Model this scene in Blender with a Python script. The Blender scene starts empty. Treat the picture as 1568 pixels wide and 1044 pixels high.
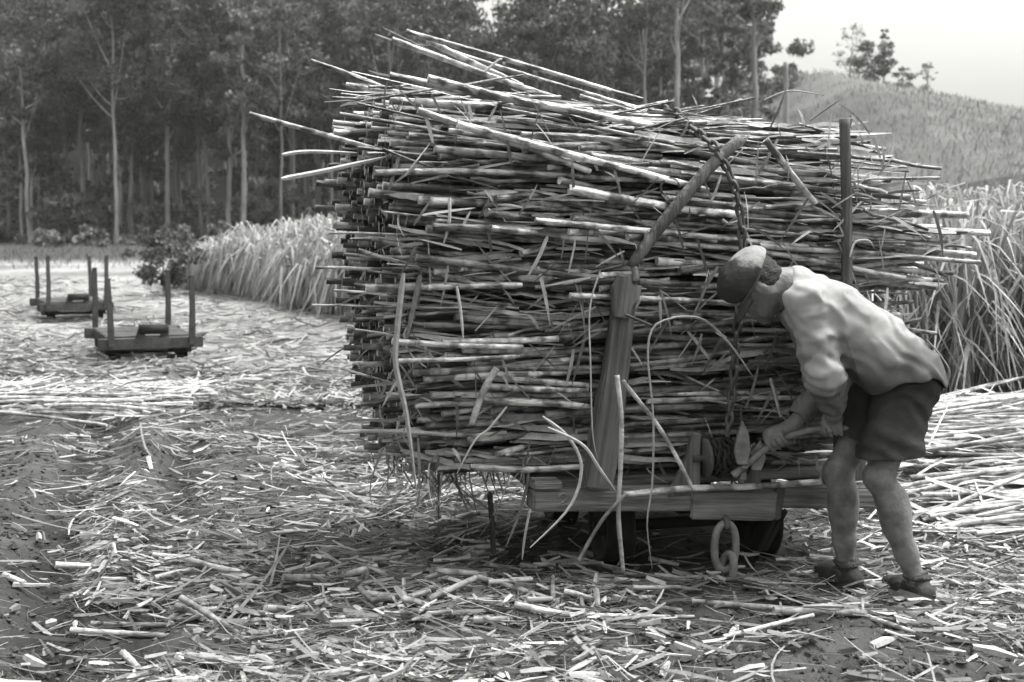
import bpy, bmesh, math, random
import numpy as np
from mathutils import Vector, Matrix, Quaternion

R = math.radians
scene = bpy.context.scene
col = scene.collection
rng = np.random.default_rng(11)
random.seed(5)

# ------------------------------------------------------------------ camera
FPX, CAM_H = 2000.0, 1.45                  # focal length in px of the 1568 wide photograph, eye height
PITCH = math.atan((522 - 340) / FPX)
cam_data = bpy.data.cameras.new('camera')
cam_data.sensor_width = 36.0
cam_data.lens = FPX / 1568 * 36
cam_data.clip_start = 0.05
cam_data.clip_end = 3000
cam_data.dof.use_dof = True
cam_data.dof.focus_distance = 5.15
cam_data.dof.aperture_fstop = 4.2
cam = bpy.data.objects.new('camera', cam_data)
cam.location = (0, 0, CAM_H)
cam.rotation_euler = (math.pi / 2 - PITCH, 0, 0)
col.objects.link(cam)
scene.camera = cam

# ------------------------------------------------------------------ sky, sun, exposure
SUN_EL, SUN_AZ = R(68), R(70)              # azimuth from +Y clockwise: the veiled sun stands high beyond the load, to the right
TINT = (1.0, 1.0, 0.962)                   # the toned black and white print
world = bpy.data.worlds.new('World')
scene.world = world
world.use_nodes = True
wn = world.node_tree.nodes
wl = world.node_tree.links
wn.clear()
sky = wn.new('ShaderNodeTexSky')
sky.sky_type = 'NISHITA'
sky.sun_disc = False
sky.sun_elevation = SUN_EL
sky.sun_rotation = SUN_AZ
sky.air_density = 1.5
sky.dust_density = 9.0
sky.ozone_density = 1.0
bw = wn.new('ShaderNodeRGBToBW')
tint = wn.new('ShaderNodeMix'); tint.data_type = 'RGBA'; tint.blend_type = 'MULTIPLY'
tint.inputs[0].default_value = 1.0
tint.inputs[7].default_value = (*TINT, 1)
bg = wn.new('ShaderNodeBackground')
bg.inputs[1].default_value = 0.15
out = wn.new('ShaderNodeOutputWorld')
wl.new(sky.outputs[0], bw.inputs[0])
wl.new(bw.outputs[0], tint.inputs[6])
wl.new(tint.outputs[2], bg.inputs[0])
wl.new(bg.outputs[0], out.inputs[0])

sun_data = bpy.data.lights.new('sun', 'SUN')
sun_data.energy = 1.2
sun_data.angle = R(20)
sun_data.color = TINT
sun = bpy.data.objects.new('sun', sun_data)
sun.rotation_euler = (math.pi / 2 - SUN_EL, 0, math.pi - SUN_AZ)
sun.location = (4, 6, 12)
col.objects.link(sun)

scene.view_settings.view_transform = 'Standard'
scene.view_settings.look = 'None'
scene.view_settings.gamma = 1.0
scene.view_settings.use_curve_mapping = False
scene.view_settings.exposure = 1.45
scene.render.engine = 'CYCLES'
scene.cycles.use_denoising = True
scene.cycles.max_bounces = 6
scene.cycles.diffuse_bounces = 3
scene.cycles.glossy_bounces = 2
scene.cycles.transparent_max_bounces = 4

# ------------------------------------------------------------------ where a spot of the photograph lies in the place
FW = np.array([0, math.cos(PITCH), -math.sin(PITCH)])
UP = np.array([0, math.sin(PITCH), math.cos(PITCH)])
RT = np.array([1.0, 0, 0])
EYE = np.array([0, 0, CAM_H])
def ray(x, y): return RT * (x - 784) / FPX + UP * (522 - y) / FPX + FW
def at(x, y, Y):                           # point at distance Y
    d = ray(x, y); return EYE + d * (Y / d[1])
def on_ground(x, y, z=0.0):
    d = ray(x, y); return EYE + d * ((z - CAM_H) / d[2])
def px_of(p):
    q = np.asarray(p) - EYE; w = np.maximum(q @ FW, .01)
    return 784 + FPX * (q @ RT) / w, 522 - FPX * (q @ UP) / w
# the loaded truck's own frame: U along the canes, V along the track
TH = R(14)
U = np.array([math.cos(TH), math.sin(TH), 0]); V = np.array([-math.sin(TH), math.cos(TH), 0]); Z = np.array([0, 0, 1.0])
ORG = on_ground(1105, 890)
def tp(u, v, z): return ORG + U * u + V * v + Z * z
def face(x, y, v=0.0):                     # point on the plane v of the truck
    d = ray(x, y); t = ((ORG + V * v - EYE) @ V) / (d @ V); return EYE + d * t

# ------------------------------------------------------------------ noise
def _hash(ix, iy, iz, seed):
    h = (ix.astype(np.int64) * 374761393 + iy.astype(np.int64) * 668265263 + iz.astype(np.int64) * 2147483647 + seed * 974711) & 0xffffffff
    h = ((h ^ (h >> 13)) * 1274126177) & 0xffffffff
    return ((h ^ (h >> 16)) & 0xffff) / 65535.0
def vnoise(x, y, z=None, seed=0):
    x = np.asarray(x, float); y = np.asarray(y, float)
    z = np.zeros_like(x) if z is None else np.asarray(z, float)
    ix, iy, iz = np.floor(x), np.floor(y), np.floor(z)
    fx, fy, fz = x - ix, y - iy, z - iz
    fx, fy, fz = (t * t * (3 - 2 * t) for t in (fx, fy, fz))
    r = 0
    for a in (0, 1):
        for b in (0, 1):
            for c in (0, 1):
                w = (fx if a else 1 - fx) * (fy if b else 1 - fy) * (fz if c else 1 - fz)
                r = r + w * _hash(ix + a, iy + b, iz + c, seed)
    return r
def fbm(x, y, z=None, octs=4, seed=0):
    s, a, t = 0, 0.5, 0
    for o in range(octs):
        k = 2.03 ** o
        s = s + a * vnoise(np.asarray(x) * k, np.asarray(y) * k, None if z is None else np.asarray(z) * k, seed + o)
        t += a; a *= .5
    return s / t

# ------------------------------------------------------------------ materials (all greys: a black and white print)
def material(name, lo, hi, scale=8.0, detail=6.0, rough=.85, bump=.3, bump_scale=None, tone=False, rand=0.0,
             stretch=(1, 1, 1), spec=.25, stain=None, translucent=0.0, sharp=(.3, .7)):
    m = bpy.data.materials.new(name); m.use_nodes = True
    n, l = m.node_tree.nodes, m.node_tree.links
    n.clear()
    o = n.new('ShaderNodeOutputMaterial'); b = n.new('ShaderNodeBsdfPrincipled')
    b.inputs['Roughness'].default_value = rough
    b.inputs['Specular IOR Level'].default_value = spec
    tc = n.new('ShaderNodeTexCoord'); mp = n.new('ShaderNodeMapping'); mp.inputs['Scale'].default_value = stretch
    l.new(tc.outputs['Object'], mp.inputs[0])
    nz = n.new('ShaderNodeTexNoise'); nz.inputs['Scale'].default_value = scale; nz.inputs['Detail'].default_value = detail
    nz.inputs['Roughness'].default_value = .62
    l.new(mp.outputs[0], nz.inputs['Vector'])
    mr = n.new('ShaderNodeMapRange'); mr.inputs[1].default_value, mr.inputs[2].default_value = sharp
    mr.inputs[3].default_value, mr.inputs[4].default_value = lo, hi
    l.new(nz.outputs['Fac'], mr.inputs[0])
    val = mr.outputs[0]
    def mul(a, b_):
        x = n.new('ShaderNodeMath'); x.operation = 'MULTIPLY'
        for i, s in enumerate((a, b_)):
            if hasattr(s, 'links'): l.new(s, x.inputs[i])
            else: x.inputs[i].default_value = s
        return x.outputs[0]
    if tone:
        at_ = n.new('ShaderNodeAttribute'); at_.attribute_name = 'tone'
        val = mul(val, at_.outputs['Fac'])
    if rand:
        oi = n.new('ShaderNodeObjectInfo'); r2 = n.new('ShaderNodeMapRange')
        r2.inputs[3].default_value, r2.inputs[4].default_value = 1 - rand, 1 + rand
        l.new(oi.outputs['Random'], r2.inputs[0]); val = mul(val, r2.outputs[0])
    if stain:
        ss, slo, shi, amt = stain
        n3 = n.new('ShaderNodeTexNoise'); n3.inputs['Scale'].default_value = ss; n3.inputs['Detail'].default_value = 5
        gi = n.new('ShaderNodeVectorMath'); gi.operation = 'ADD'
        oi3 = n.new('ShaderNodeObjectInfo')
        sc3 = n.new('ShaderNodeVectorMath'); sc3.operation = 'SCALE'; sc3.inputs[0].default_value = (37, 19, 53)
        l.new(oi3.outputs['Random'], sc3.inputs['Scale'])
        l.new(tc.outputs['Object'], gi.inputs[0]); l.new(sc3.outputs[0], gi.inputs[1])
        l.new(gi.outputs[0], n3.inputs['Vector'])
        m3 = n.new('ShaderNodeMapRange'); m3.inputs[1].default_value, m3.inputs[2].default_value = slo, shi
        m3.inputs[3].default_value, m3.inputs[4].default_value = amt, 1.0
        l.new(n3.outputs['Fac'], m3.inputs[0]); val = mul(val, m3.outputs[0])
    cc = n.new('ShaderNodeCombineColor')
    for i in range(3): l.new(val, cc.inputs[i])
    l.new(cc.outputs[0], b.inputs['Base Color'])
    if bump:
        nb = n.new('ShaderNodeTexNoise'); nb.inputs['Scale'].default_value = bump_scale or scale * 3; nb.inputs['Detail'].default_value = 5
        l.new(mp.outputs[0], nb.inputs['Vector'])
        bp = n.new('ShaderNodeBump'); bp.inputs['Strength'].default_value = bump; bp.inputs['Distance'].default_value = .02
        l.new(nb.outputs['Fac'], bp.inputs['Height']); l.new(bp.outputs[0], b.inputs['Normal'])
    if translucent:
        t = n.new('ShaderNodeBsdfTranslucent'); l.new(cc.outputs[0], t.inputs[0])
        mx = n.new('ShaderNodeMixShader'); mx.inputs[0].default_value = translucent
        l.new(b.outputs[0], mx.inputs[1]); l.new(t.outputs[0], mx.inputs[2]); l.new(mx.outputs[0], o.inputs[0])
    else:
        l.new(b.outputs[0], o.inputs[0])
    return m

M = {}
M['soil'] = material('soil', .65, 1.4, 3.0, 9, .97, 1.0, 30, spec=.02, stain=(.35, .3, .62, .72), tone=True)
M['far_grass'] = material('far_grass', .085, .155, .35, 9, .95, .9, 3, spec=.1, stain=(.06, .35, .65, .6))
M['cane'] = material('cane_rind', .5, 1.5, 16, 8, .36, .6, 60, tone=True, rand=.38, stretch=(.3, 1, 1), spec=.55, stain=(11, .42, .53, .22), sharp=(.36, .64))
M['heap'] = material('pale_cane_rind', .6, 1.25, 16, 7, .6, .4, 60, tone=True, rand=.35, stretch=(.35, 1, 1), spec=.3, stain=(10, .38, .54, .42))
M['litter'] = material('dry_leaf', .75, 1.2, 30, 4, .8, .2, tone=True, spec=.15, translucent=.2)
M['blade'] = material('cane_leaf', .85, 1.2, 6, 3, .6, 0, tone=True, spec=.25, translucent=.32)
M['leaf'] = material('tree_leaf', 1.1, 1.9, .5, 3, .7, 0, tone=True, rand=.25, spec=.2, translucent=.25)
M['bark'] = material('pale_bark', .18, .44, 1.2, 6, .9, .4, 6, rand=.3, stretch=(1, 1, .25), spec=.1)
M['wood'] = material('weathered_wood', .08, .30, 24, 8, .88, .8, 60, stretch=(.08, 1, 1), spec=.15, stain=(4, .3, .6, .6))
M['stake'] = material('stake_wood', .05, .20, 26, 8, .85, .8, 60, stretch=(1, 1, .06), spec=.15, stain=(4, .3, .6, .65))
M['far_wood'] = material('old_truck_wood', .045, .1, 9, 8, .88, .4, 30, spec=.1)
M['iron'] = material('dark_iron', .04, .09, 14, 6, .6, .35, 40, spec=.4)
M['rust'] = material('worn_iron', .10, .24, 18, 6, .55, .35, 40, spec=.5)
M['black_iron'] = material('sooty_iron', .012, .03, 14, 6, .8, .3, spec=.2)
M['chalk'] = material('chalk_mark', .12, .24, 40, 4, .95, .1, spec=.05)
M['skin'] = material('tanned_skin', .13, .25, 18, 8, .6, .25, 60, spec=.3, stain=(13, .36, .60, .62))
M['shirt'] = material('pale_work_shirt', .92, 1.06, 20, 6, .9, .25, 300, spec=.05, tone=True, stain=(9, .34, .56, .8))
M['shorts'] = material('dark_shorts', .026, .052, 9, 6, .9, .35, 260, spec=.1)
M['cap'] = material('cloth_cap', .85, 1.15, 26, 6, .95, .22, 120, spec=.05, tone=True)
M['hair'] = material('dark_hair', .012, .03, 60, 4, .6, .6, 160, spec=.3)
M['boot'] = material('dark_boot', .02, .05, 14, 6, .8, .4, spec=.2)
M['sock'] = material('dirty_sock', .045, .10, 30, 6, .95, .8, 120, spec=.05)

# ------------------------------------------------------------------ mesh helpers
def link(name, me, mat, parent=None):
    o = bpy.data.objects.new(name, me); col.objects.link(o)
    if mat is not None and not me.materials: me.materials.append(mat)
    if parent is not None: o.parent = parent
    return o
def tag(o, label=None, cat=None, group=None, kind=None):
    for k, v in (('label', label), ('category', cat), ('group', group), ('kind', kind)):
        if v: o[k] = v
    return o
def empty(name, loc=(0, 0, 0), rz=0):
    o = bpy.data.objects.new(name, None); o.empty_display_size = .1
    o.location = loc; o.rotation_euler = (0, 0, rz); col.objects.link(o); return o
def np_mesh(name, v, quads=None, tris=None, tone=None, smooth=False):
    me = bpy.data.meshes.new(name)
    v = np.asarray(v, np.float32).reshape(-1, 3)
    q = np.zeros((0, 4), np.int32) if quads is None else np.asarray(quads, np.int32).reshape(-1, 4)
    t = np.zeros((0, 3), np.int32) if tris is None else np.asarray(tris, np.int32).reshape(-1, 3)
    me.vertices.add(len(v)); me.vertices.foreach_set('co', v.ravel())
    me.loops.add(q.size + t.size); me.loops.foreach_set('vertex_index', np.concatenate([q.ravel(), t.ravel()]).astype(np.int32))
    me.polygons.add(len(q) + len(t))
    ls = np.concatenate([np.arange(len(q)) * 4, q.size + np.arange(len(t)) * 3]).astype(np.int32)
    me.polygons.foreach_set('loop_start', ls)
    me.polygons.foreach_set('use_smooth', np.full(len(q) + len(t), smooth, bool))
    if tone is not None:
        a = me.attributes.new('tone', 'FLOAT', 'POINT'); a.data.foreach_set('value', np.asarray(tone, np.float32).ravel())
    me.update(calc_edges=True); me.validate()
    return me
def unit(a): return a / np.maximum(np.linalg.norm(a, axis=-1, keepdims=True), 1e-9)
def ribbons(c, side, tone):
    """c [N,S,3] centre lines, side [N,S,3] half widths, tone [N] or [N,S] -> verts, quads, tones"""
    N, S = c.shape[:2]
    v = np.stack([c - side, c + side], 2).reshape(-1, 3)
    i = (np.arange(N)[:, None] * S + np.arange(S - 1)[None]) * 2
    q = np.stack([i, i + 1, i + 3, i + 2], -1).reshape(-1, 4)
    tone = np.asarray(tone); tone = np.repeat(tone[:, None], S, 1) if tone.ndim == 1 else tone
    return v, q, np.repeat(tone.reshape(-1), 2)
def tubes(c, r, tone, K=6, captone=None):
    """c [N,S,3], r [N,S], tone [N,S]"""
    N, S = c.shape[:2]
    d = unit(c[:, -1] - c[:, 0])
    ref = np.where(np.abs(d[:, 2:3]) > .9, np.array([[1.0, 0, 0]]), np.array([[0, 0, 1.0]]))
    a = unit(np.cross(d, ref)); b = np.cross(d, a)
    ang = np.arange(K) / K * 2 * math.pi
    ring = a[:, None, None] * np.cos(ang)[None, None, :, None] + b[:, None, None] * np.sin(ang)[None, None, :, None]
    v = (c[:, :, None] + ring * r[:, :, None, None]).reshape(-1, 3)
    n = np.arange(N)[:, None, None]; s = np.arange(S - 1)[None, :, None]; k = np.arange(K)[None, None]
    i = (n * S + s) * K
    q = np.stack([i + k, i + (k + 1) % K, i + K + (k + 1) % K, i + K + k], -1).reshape(-1, 4)
    t = np.repeat(tone.reshape(-1), K)
    # end caps with verts of their own, so that the cut face keeps its own tone
    base = len(v); ct = tone[:, [0, -1]] * 1.25 if captone is None else captone
    e = (c[:, [0, -1], None] + ring * r[:, [0, -1], None, None] * .97)
    e = np.concatenate([e, c[:, [0, -1], None]], 2)            # K rim + 1 centre
    cv = e.reshape(-1, 3)
    j = base + np.arange(N * 2)[:, None] * (K + 1); kk = np.arange(K)[None]
    tri = np.stack([j + kk, j + (kk + 1) % K, np.broadcast_to(j + K, (N * 2, K))], -1)
    tri[1::2] = tri[1::2, :, ::-1]
    return np.concatenate([v, cv]), q, tri.reshape(-1, 3), np.concatenate([t, np.repeat(np.asarray(ct).reshape(-1), K + 1)])
def sweep(pts, r, K=8, samples=24, name='tube', tone=None, smooth=True):
    """one bent bar through the given points, with proper frames"""
    pts = np.asarray(pts, float)
    if len(pts) > 2 and samples:
        t = np.linspace(0, len(pts) - 1, samples); i = np.clip(t.astype(int), 0, len(pts) - 2); f = (t - i)[:, None]
        p0 = pts[np.maximum(i - 1, 0)]; p1 = pts[i]; p2 = pts[i + 1]; p3 = pts[np.minimum(i + 2, len(pts) - 1)]
        c = .5 * (2 * p1 + (p2 - p0) * f + (2 * p0 - 5 * p1 + 4 * p2 - p3) * f ** 2 + (3 * p1 - p0 - 3 * p2 + p3) * f ** 3)
    else: c = pts
    S = len(c); rr = np.interp(np.linspace(0, 1, S), np.linspace(0, 1, len(np.atleast_1d(r))), np.atleast_1d(r))
    d = unit(np.gradient(c, axis=0)); n = np.cross(d[0], [0.3, .2, 1.0]); n /= np.linalg.norm(n)
    v = []
    for k in range(S):
        n = n - d[k] * (n @ d[k]); n /= np.linalg.norm(n); b = np.cross(d[k], n)
        a = np.arange(K) / K * 2 * math.pi
        v.append(c[k] + rr[k] * (np.cos(a)[:, None] * n + np.sin(a)[:, None] * b))
    v = np.concatenate(v + [c[:1], c[-1:]])
    s = np.arange(S - 1)[:, None] * K; k = np.arange(K)[None]
    q = np.stack([s + k, s + (k + 1) % K, s + K + (k + 1) % K, s + K + k], -1).reshape(-1, 4)
    t = [(S * K, (k + 1) % K, k) for k in range(K)] + [(S * K + 1, (S - 1) * K + k, (S - 1) * K + (k + 1) % K) for k in range(K)]
    return np_mesh(name, v, q, t, None if tone is None else np.full(len(v), tone), smooth)
def strip(pts, w, name='strip', tone=.45, samples=20, n=None):
    """a leaf or split sliver: narrow bent band with a slight fold, its flat towards n"""
    pts = np.asarray(pts, float); t = np.linspace(0, len(pts) - 1, samples); i = np.clip(t.astype(int), 0, len(pts) - 2); f = (t - i)[:, None]
    p0 = pts[np.maximum(i - 1, 0)]; p1 = pts[i]; p2 = pts[i + 1]; p3 = pts[np.minimum(i + 2, len(pts) - 1)]
    c = .5 * (2 * p1 + (p2 - p0) * f + (2 * p0 - 5 * p1 + 4 * p2 - p3) * f ** 2 + (3 * p1 - p0 - 3 * p2 + p3) * f ** 3)
    d = unit(np.gradient(c, axis=0)); n = np.array([0.1, -1, .25]) if n is None else np.asarray(n, float)
    s = unit(np.cross(d, n)) * (np.interp(np.linspace(0, 1, samples), [0, .1, .7, 1], [.6, 1, .9, .3]) * w / 2)[:, None]
    nn = unit(np.cross(s, d)) * w * .16
    v = np.stack([c - s - nn, c + nn, c + s - nn, c - nn * 1.2], 1).reshape(-1, 3)
    k = np.arange(samples - 1)[:, None] * 4; j = np.arange(4)[None]
    q = np.stack([k + j, k + (j + 1) % 4, k + 4 + (j + 1) % 4, k + 4 + j], -1).reshape(-1, 4)
    e = (samples - 1) * 4
    q = np.concatenate([q, [[3, 2, 1, 0], [e, e + 1, e + 2, e + 3]]])
    return np_mesh(name, v, q, None, np.full(len(v), tone), False)
def box_mesh(name, sx, sy, sz, bevel=.006, cuts=0, rough=0.0, seed=0, taper=None):
    bm = bmesh.new(); bmesh.ops.create_cube(bm, size=1.0)
    bmesh.ops.scale(bm, vec=(sx, sy, sz), verts=bm.verts)
    if taper:
        for v in bm.verts:
            if v.co.z > 0: v.co.x *= taper[0]; v.co.y *= taper[1]
    if bevel: bmesh.ops.bevel(bm, geom=bm.edges[:], offset=bevel, segments=2, affect='EDGES')
    if cuts:
        long = [e for e in bm.edges if e.calc_length() > .25 * max(sx, sy, sz)]
        bmesh.ops.subdivide_edges(bm, edges=long, cuts=cuts, use_grid_fill=True)
    if rough:
        co = np.array([v.co for v in bm.verts])
        d = np.stack([fbm(co[:, 0] * 14 + 5 * k, co[:, 1] * 14, co[:, 2] * 14, 3, seed + k * 7) - .5 for k in range(3)], 1) * rough * 2
        for v, dd in zip(bm.verts, d): v.co += Vector(dd)
    me = bpy.data.meshes.new(name); bm.to_mesh(me); bm.free(); return me
def lathe_mesh(name, prof, K=24, axis='x'):
    prof = np.asarray(prof, float); a = np.arange(K) / K * 2 * math.pi
    v = np.stack([np.repeat(prof[:, 0][:, None], K, 1), prof[:, 1][:, None] * np.cos(a), prof[:, 1][:, None] * np.sin(a)], -1)
    if axis == 'z': v = v[..., [1, 2, 0]]
    S = len(prof); s = np.arange(S - 1)[:, None] * K; k = np.arange(K)[None]
    q = np.stack([s + k, s + (k + 1) % K, s + K + (k + 1) % K, s + K + k], -1).reshape(-1, 4)
    me = np_mesh(name, v.reshape(-1, 3), q, None, None, True)
    return me
def prism_mesh(name, poly, th, bevel=.003):
    bm = bmesh.new(); vs = [bm.verts.new((x, -th / 2, z)) for x, z in poly]
    f = bm.faces.new(vs); r = bmesh.ops.extrude_face_region(bm, geom=[f])
    for v in r['geom']:
        if isinstance(v, bmesh.types.BMVert): v.co.y += th
    bmesh.ops.recalc_face_normals(bm, faces=bm.faces[:])
    if bevel: bmesh.ops.bevel(bm, geom=bm.edges[:], offset=bevel, segments=1, affect='EDGES')
    me = bpy.data.meshes.new(name); bm.to_mesh(me); bm.free(); return me
def put(o, m3, loc):
    """place an object by three axis columns"""
    o.matrix_world = Matrix([[*[float(a[i]) for a in m3], float(loc[i])] for i in range(3)] + [[0, 0, 0, 1]]); return o

# ------------------------------------------------------------------ ground and hill
def sstep(a, b, x):
    t = np.clip((np.asarray(x, float) - a) / (b - a), 0, 1); return t * t * (3 - 2 * t)
def hill_h(x, y):
    x = np.asarray(x, float); y = np.asarray(y, float)
    prof = np.interp(x, [-70, -20, -2, 10, 24, 34, 47, 70, 130], [0, 0, 0, 6.5, 14.6, 12.8, 9.4, 5.5, 2])
    h = prof * sstep(26, 122, y) ** 1.15
    h = h + 62 * sstep(105, 260, y) * sstep(20, -40, x)          # the wooded slope behind the first trees
    h = h + (fbm(x * .09, y * .09, None, 3, 9) - .5) * 1.2 * sstep(40, 110, y) * sstep(0, 20, x)
    return h
def near_h(x, y):
    x = np.asarray(x, float); y = np.asarray(y, float)
    near = sstep(40, 12, y)
    h = (fbm(x * 1.1, y * 1.1, None, 4, 3) - .5) * .10 * near
    h = h + (fbm(x * 7, y * 7, None, 4, 21) - .5) * .05 * near + (fbm(x * 27, y * 27, None, 2, 25) - .5) * .022 * near
    # two shallow wheel ruts running back at the left, with the crumbled ridge between them
    for x0, y0, x1, y1, w, d in ((-1.25, 3.0, -3.0, 9.4, .16, .075), (-1.02, 3.1, -2.15, 8.6, .10, .05)):
        t = np.clip(((x - x0) * (x1 - x0) + (y - y0) * (y1 - y0)) / ((x1 - x0) ** 2 + (y1 - y0) ** 2), -.3, 1.05)
        dist = np.hypot(x - x0 - t * (x1 - x0), y - y0 - t * (y1 - y0))
        h = h - d * np.exp(-(dist / w) ** 2) + d * .5 * np.exp(-((dist - 2.1 * w) / (.8 * w)) ** 2)
    # cloddy bare earth at the lower right
    m = sstep(.3, .9, x) * sstep(4.5, 4.0, y)
    h = h + m * (np.abs(fbm(x * 13, y * 13, None, 3, 33) - .5) * .09)
    return h
def ground_z(x, y): return near_h(x, y) + hill_h(x, y)
ys = np.concatenate([np.linspace(-14, 1.8, 9), np.linspace(2.0, 13, 270), 13 + np.cumsum(np.geomspace(.05, 42, 130))])
tt = np.linspace(-1, 1, 271)
wx = .22 * tt + .78 * tt ** 5
half = np.maximum(14, 10 + 1.5 * ys)
X = half[:, None] * wx[None]; Y = np.repeat(ys[:, None], len(tt), 1)
ZZ = ground_z(X, Y)
v = np.stack([X, Y, ZZ], -1).reshape(-1, 3)
n0, n1 = X.shape
i = (np.arange(n0 - 1)[:, None] * n1 + np.arange(n1 - 1)[None]).reshape(-1)
# how far dry trash covers the soil: bare by the ruts, a pale blanket farther out
cover = sstep(9, 17, Y) * (.55 + .45 * sstep(.35, .6, fbm(X * .5, Y * .35, None, 3, 77))) * sstep(62, 46, Y)
cover = np.maximum(cover, .06 * sstep(.4, .7, fbm(X * 1.6, Y * 1.6, None, 3, 61)))
gtone = .058 + .20 * cover
for x0_, y0_, x1_, y1_, w_ in ((-1.25, 3.0, -3.0, 9.4, .17), (-1.02, 3.1, -2.15, 8.6, .11)):      # darker earth along the ruts
    t_ = np.clip(((X - x0_) * (x1_ - x0_) + (Y - y0_) * (y1_ - y0_)) / ((x1_ - x0_) ** 2 + (y1_ - y0_) ** 2), -.3, 1.05)
    gtone = gtone * (1 - .5 * np.exp(-(np.hypot(X - x0_ - t_ * (x1_ - x0_), Y - y0_ - t_ * (y1_ - y0_)) / w_) ** 2))
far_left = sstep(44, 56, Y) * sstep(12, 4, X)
floor_ = sstep(84, 96, Y)                        # leaf mould, with the shade under the trees painted into its tone
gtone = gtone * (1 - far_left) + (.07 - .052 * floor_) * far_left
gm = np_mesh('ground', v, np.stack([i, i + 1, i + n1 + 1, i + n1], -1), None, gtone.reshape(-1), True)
gm.materials.append(M['soil']); gm.materials.append(M['far_grass'])
cy = (ys[:-1] + ys[1:]) / 2
mi = ((Y[:-1, :-1] > 60) & (X[:-1, :-1] > 6)).astype(np.int32).reshape(-1)
gm.polygons.foreach_set('material_index', mi)
tag(link('ground', gm, None), 'dark cloddy soil of the cut cane field rising to a grassy hill', 'ground', kind='structure')

# ------------------------------------------------------------------ canes
def cane_mesh(name, L, r, seed, bend=.02, K=9, base=.40, plain=False):
    g = np.random.default_rng(seed)
    xs, rs, ts = [], [], []
    p = g.uniform(-.08, 0)
    while p < L:
        step = g.uniform(.10, .17)
        for dx, rr, tt_ in ((0, 1.09, .62), (.006, 1.10, .92), (.02, .97, 1.16), (.045, .96, 1.04), (step * .5, 1.0, .98), (step - .012, 1.02, .92)):
            xx = p + dx
            if 0 < xx < L: xs.append(xx); rs.append(rr); ts.append(tt_)
        p += step
    xs = np.array([0] + xs + [L]); rs = np.array([1.02] + rs + [.95]) * r * np.interp(xs / L, [0, 1], [1.06, .86])
    ts = np.array([1.1] + ts + [1.0]) * base
    s = xs / L; ph = g.uniform(0, 6.28, 4)
    yb = bend * L * (np.sin(s * 3.14 + ph[0] * .2) * g.uniform(-1, 1) + .35 * np.sin(s * 7 + ph[1]) * g.uniform(-1, 1))
    zb = bend * L * (np.sin(s * 3.14) * g.uniform(-1, .6) + .3 * np.sin(s * 6 + ph[2]) * g.uniform(-1, 1))
    c = np.stack([xs - L / 2, yb - yb.mean(), zb - zb.mean()], -1)[None]
    v, q, t, tn = tubes(c, rs[None], ts[None], K, np.array([[.34 + base * .7, .30 + base * .6]]))
    me = np_mesh(name, v, q, t, tn, True)
    return me
CV = []                                     # cane variants: (length, mesh)
for k in range(30):
    L = [2.35, 2.2, 2.05, 1.9, 1.75, 1.6, 1.45, 1.3, 1.15, 1.0][k % 10]
    me = cane_mesh('cane_stalk', L, rng.uniform(.0105, .0165), 100 + k, bend=rng.uniform(.010, .034), base=[.11, .23, .46][k // 10])
    me.materials.append(M['cane']); CV.append((L, me))
def put_cane(me, a, b, name, roll=None):
    """lay a shared stalk mesh so that its middle is between a and b, pointing from a to b"""
    a = np.asarray(a, float); b = np.asarray(b, float)
    d = unit(b - a); s = unit(np.cross(Z, d)) if abs(d[2]) < .95 else np.array([1.0, 0, 0]); n = np.cross(d, s)
    ro = random.uniform(0, 6.28) if roll is None else roll
    s2 = s * math.cos(ro) + n * math.sin(ro); n2 = np.cross(d, s2)
    o = bpy.data.objects.new(name, me); col.objects.link(o)
    return put(o, (d, s2, n2), (a + b) / 2)

# --- the stack on the truck: every stalk of it, the outer ones as objects of their own
DZ, DV = .0305, .036
Z0 = .455
def top_z(u): return np.interp(u, [-1.6, -1.30, -1.0, -.35, .1, .62, 1.2], [1.93, 1.97, 1.95, 1.87, 1.85, 1.80, 1.72])
def front_v(z): return np.interp(z, [.45, .6, .9, 1.2, 1.5, 1.7, 1.85, 1.97], [.16, .11, .06, .02, -.01, .02, .10, .20])
def left_u(v, z): return np.interp(z, [.45, .6, .9, 1.1, 1.3, 1.5, 1.7, 1.85, 2.0], [-1.14, -1.20, -1.25, -1.24, -1.25, -1.31, -1.31, -1.30, -1.22]) - np.interp(z, [.5, 1.0, 1.35, 1.6], [.03, .07, .09, .06]) * np.clip(v, 0, 1)
def right_u(v, z): return np.interp(z, [.45, .9, 1.15, 1.24, 1.30, 1.42, 1.50, 1.56, 1.66, 1.8, 2.0], [.62, .70, .74, .85, .98, 1.04, .94, .80, .74, .62, .5]) - .05 * v
stalks = []
rows = int((1.97 - Z0) / DZ)
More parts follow.
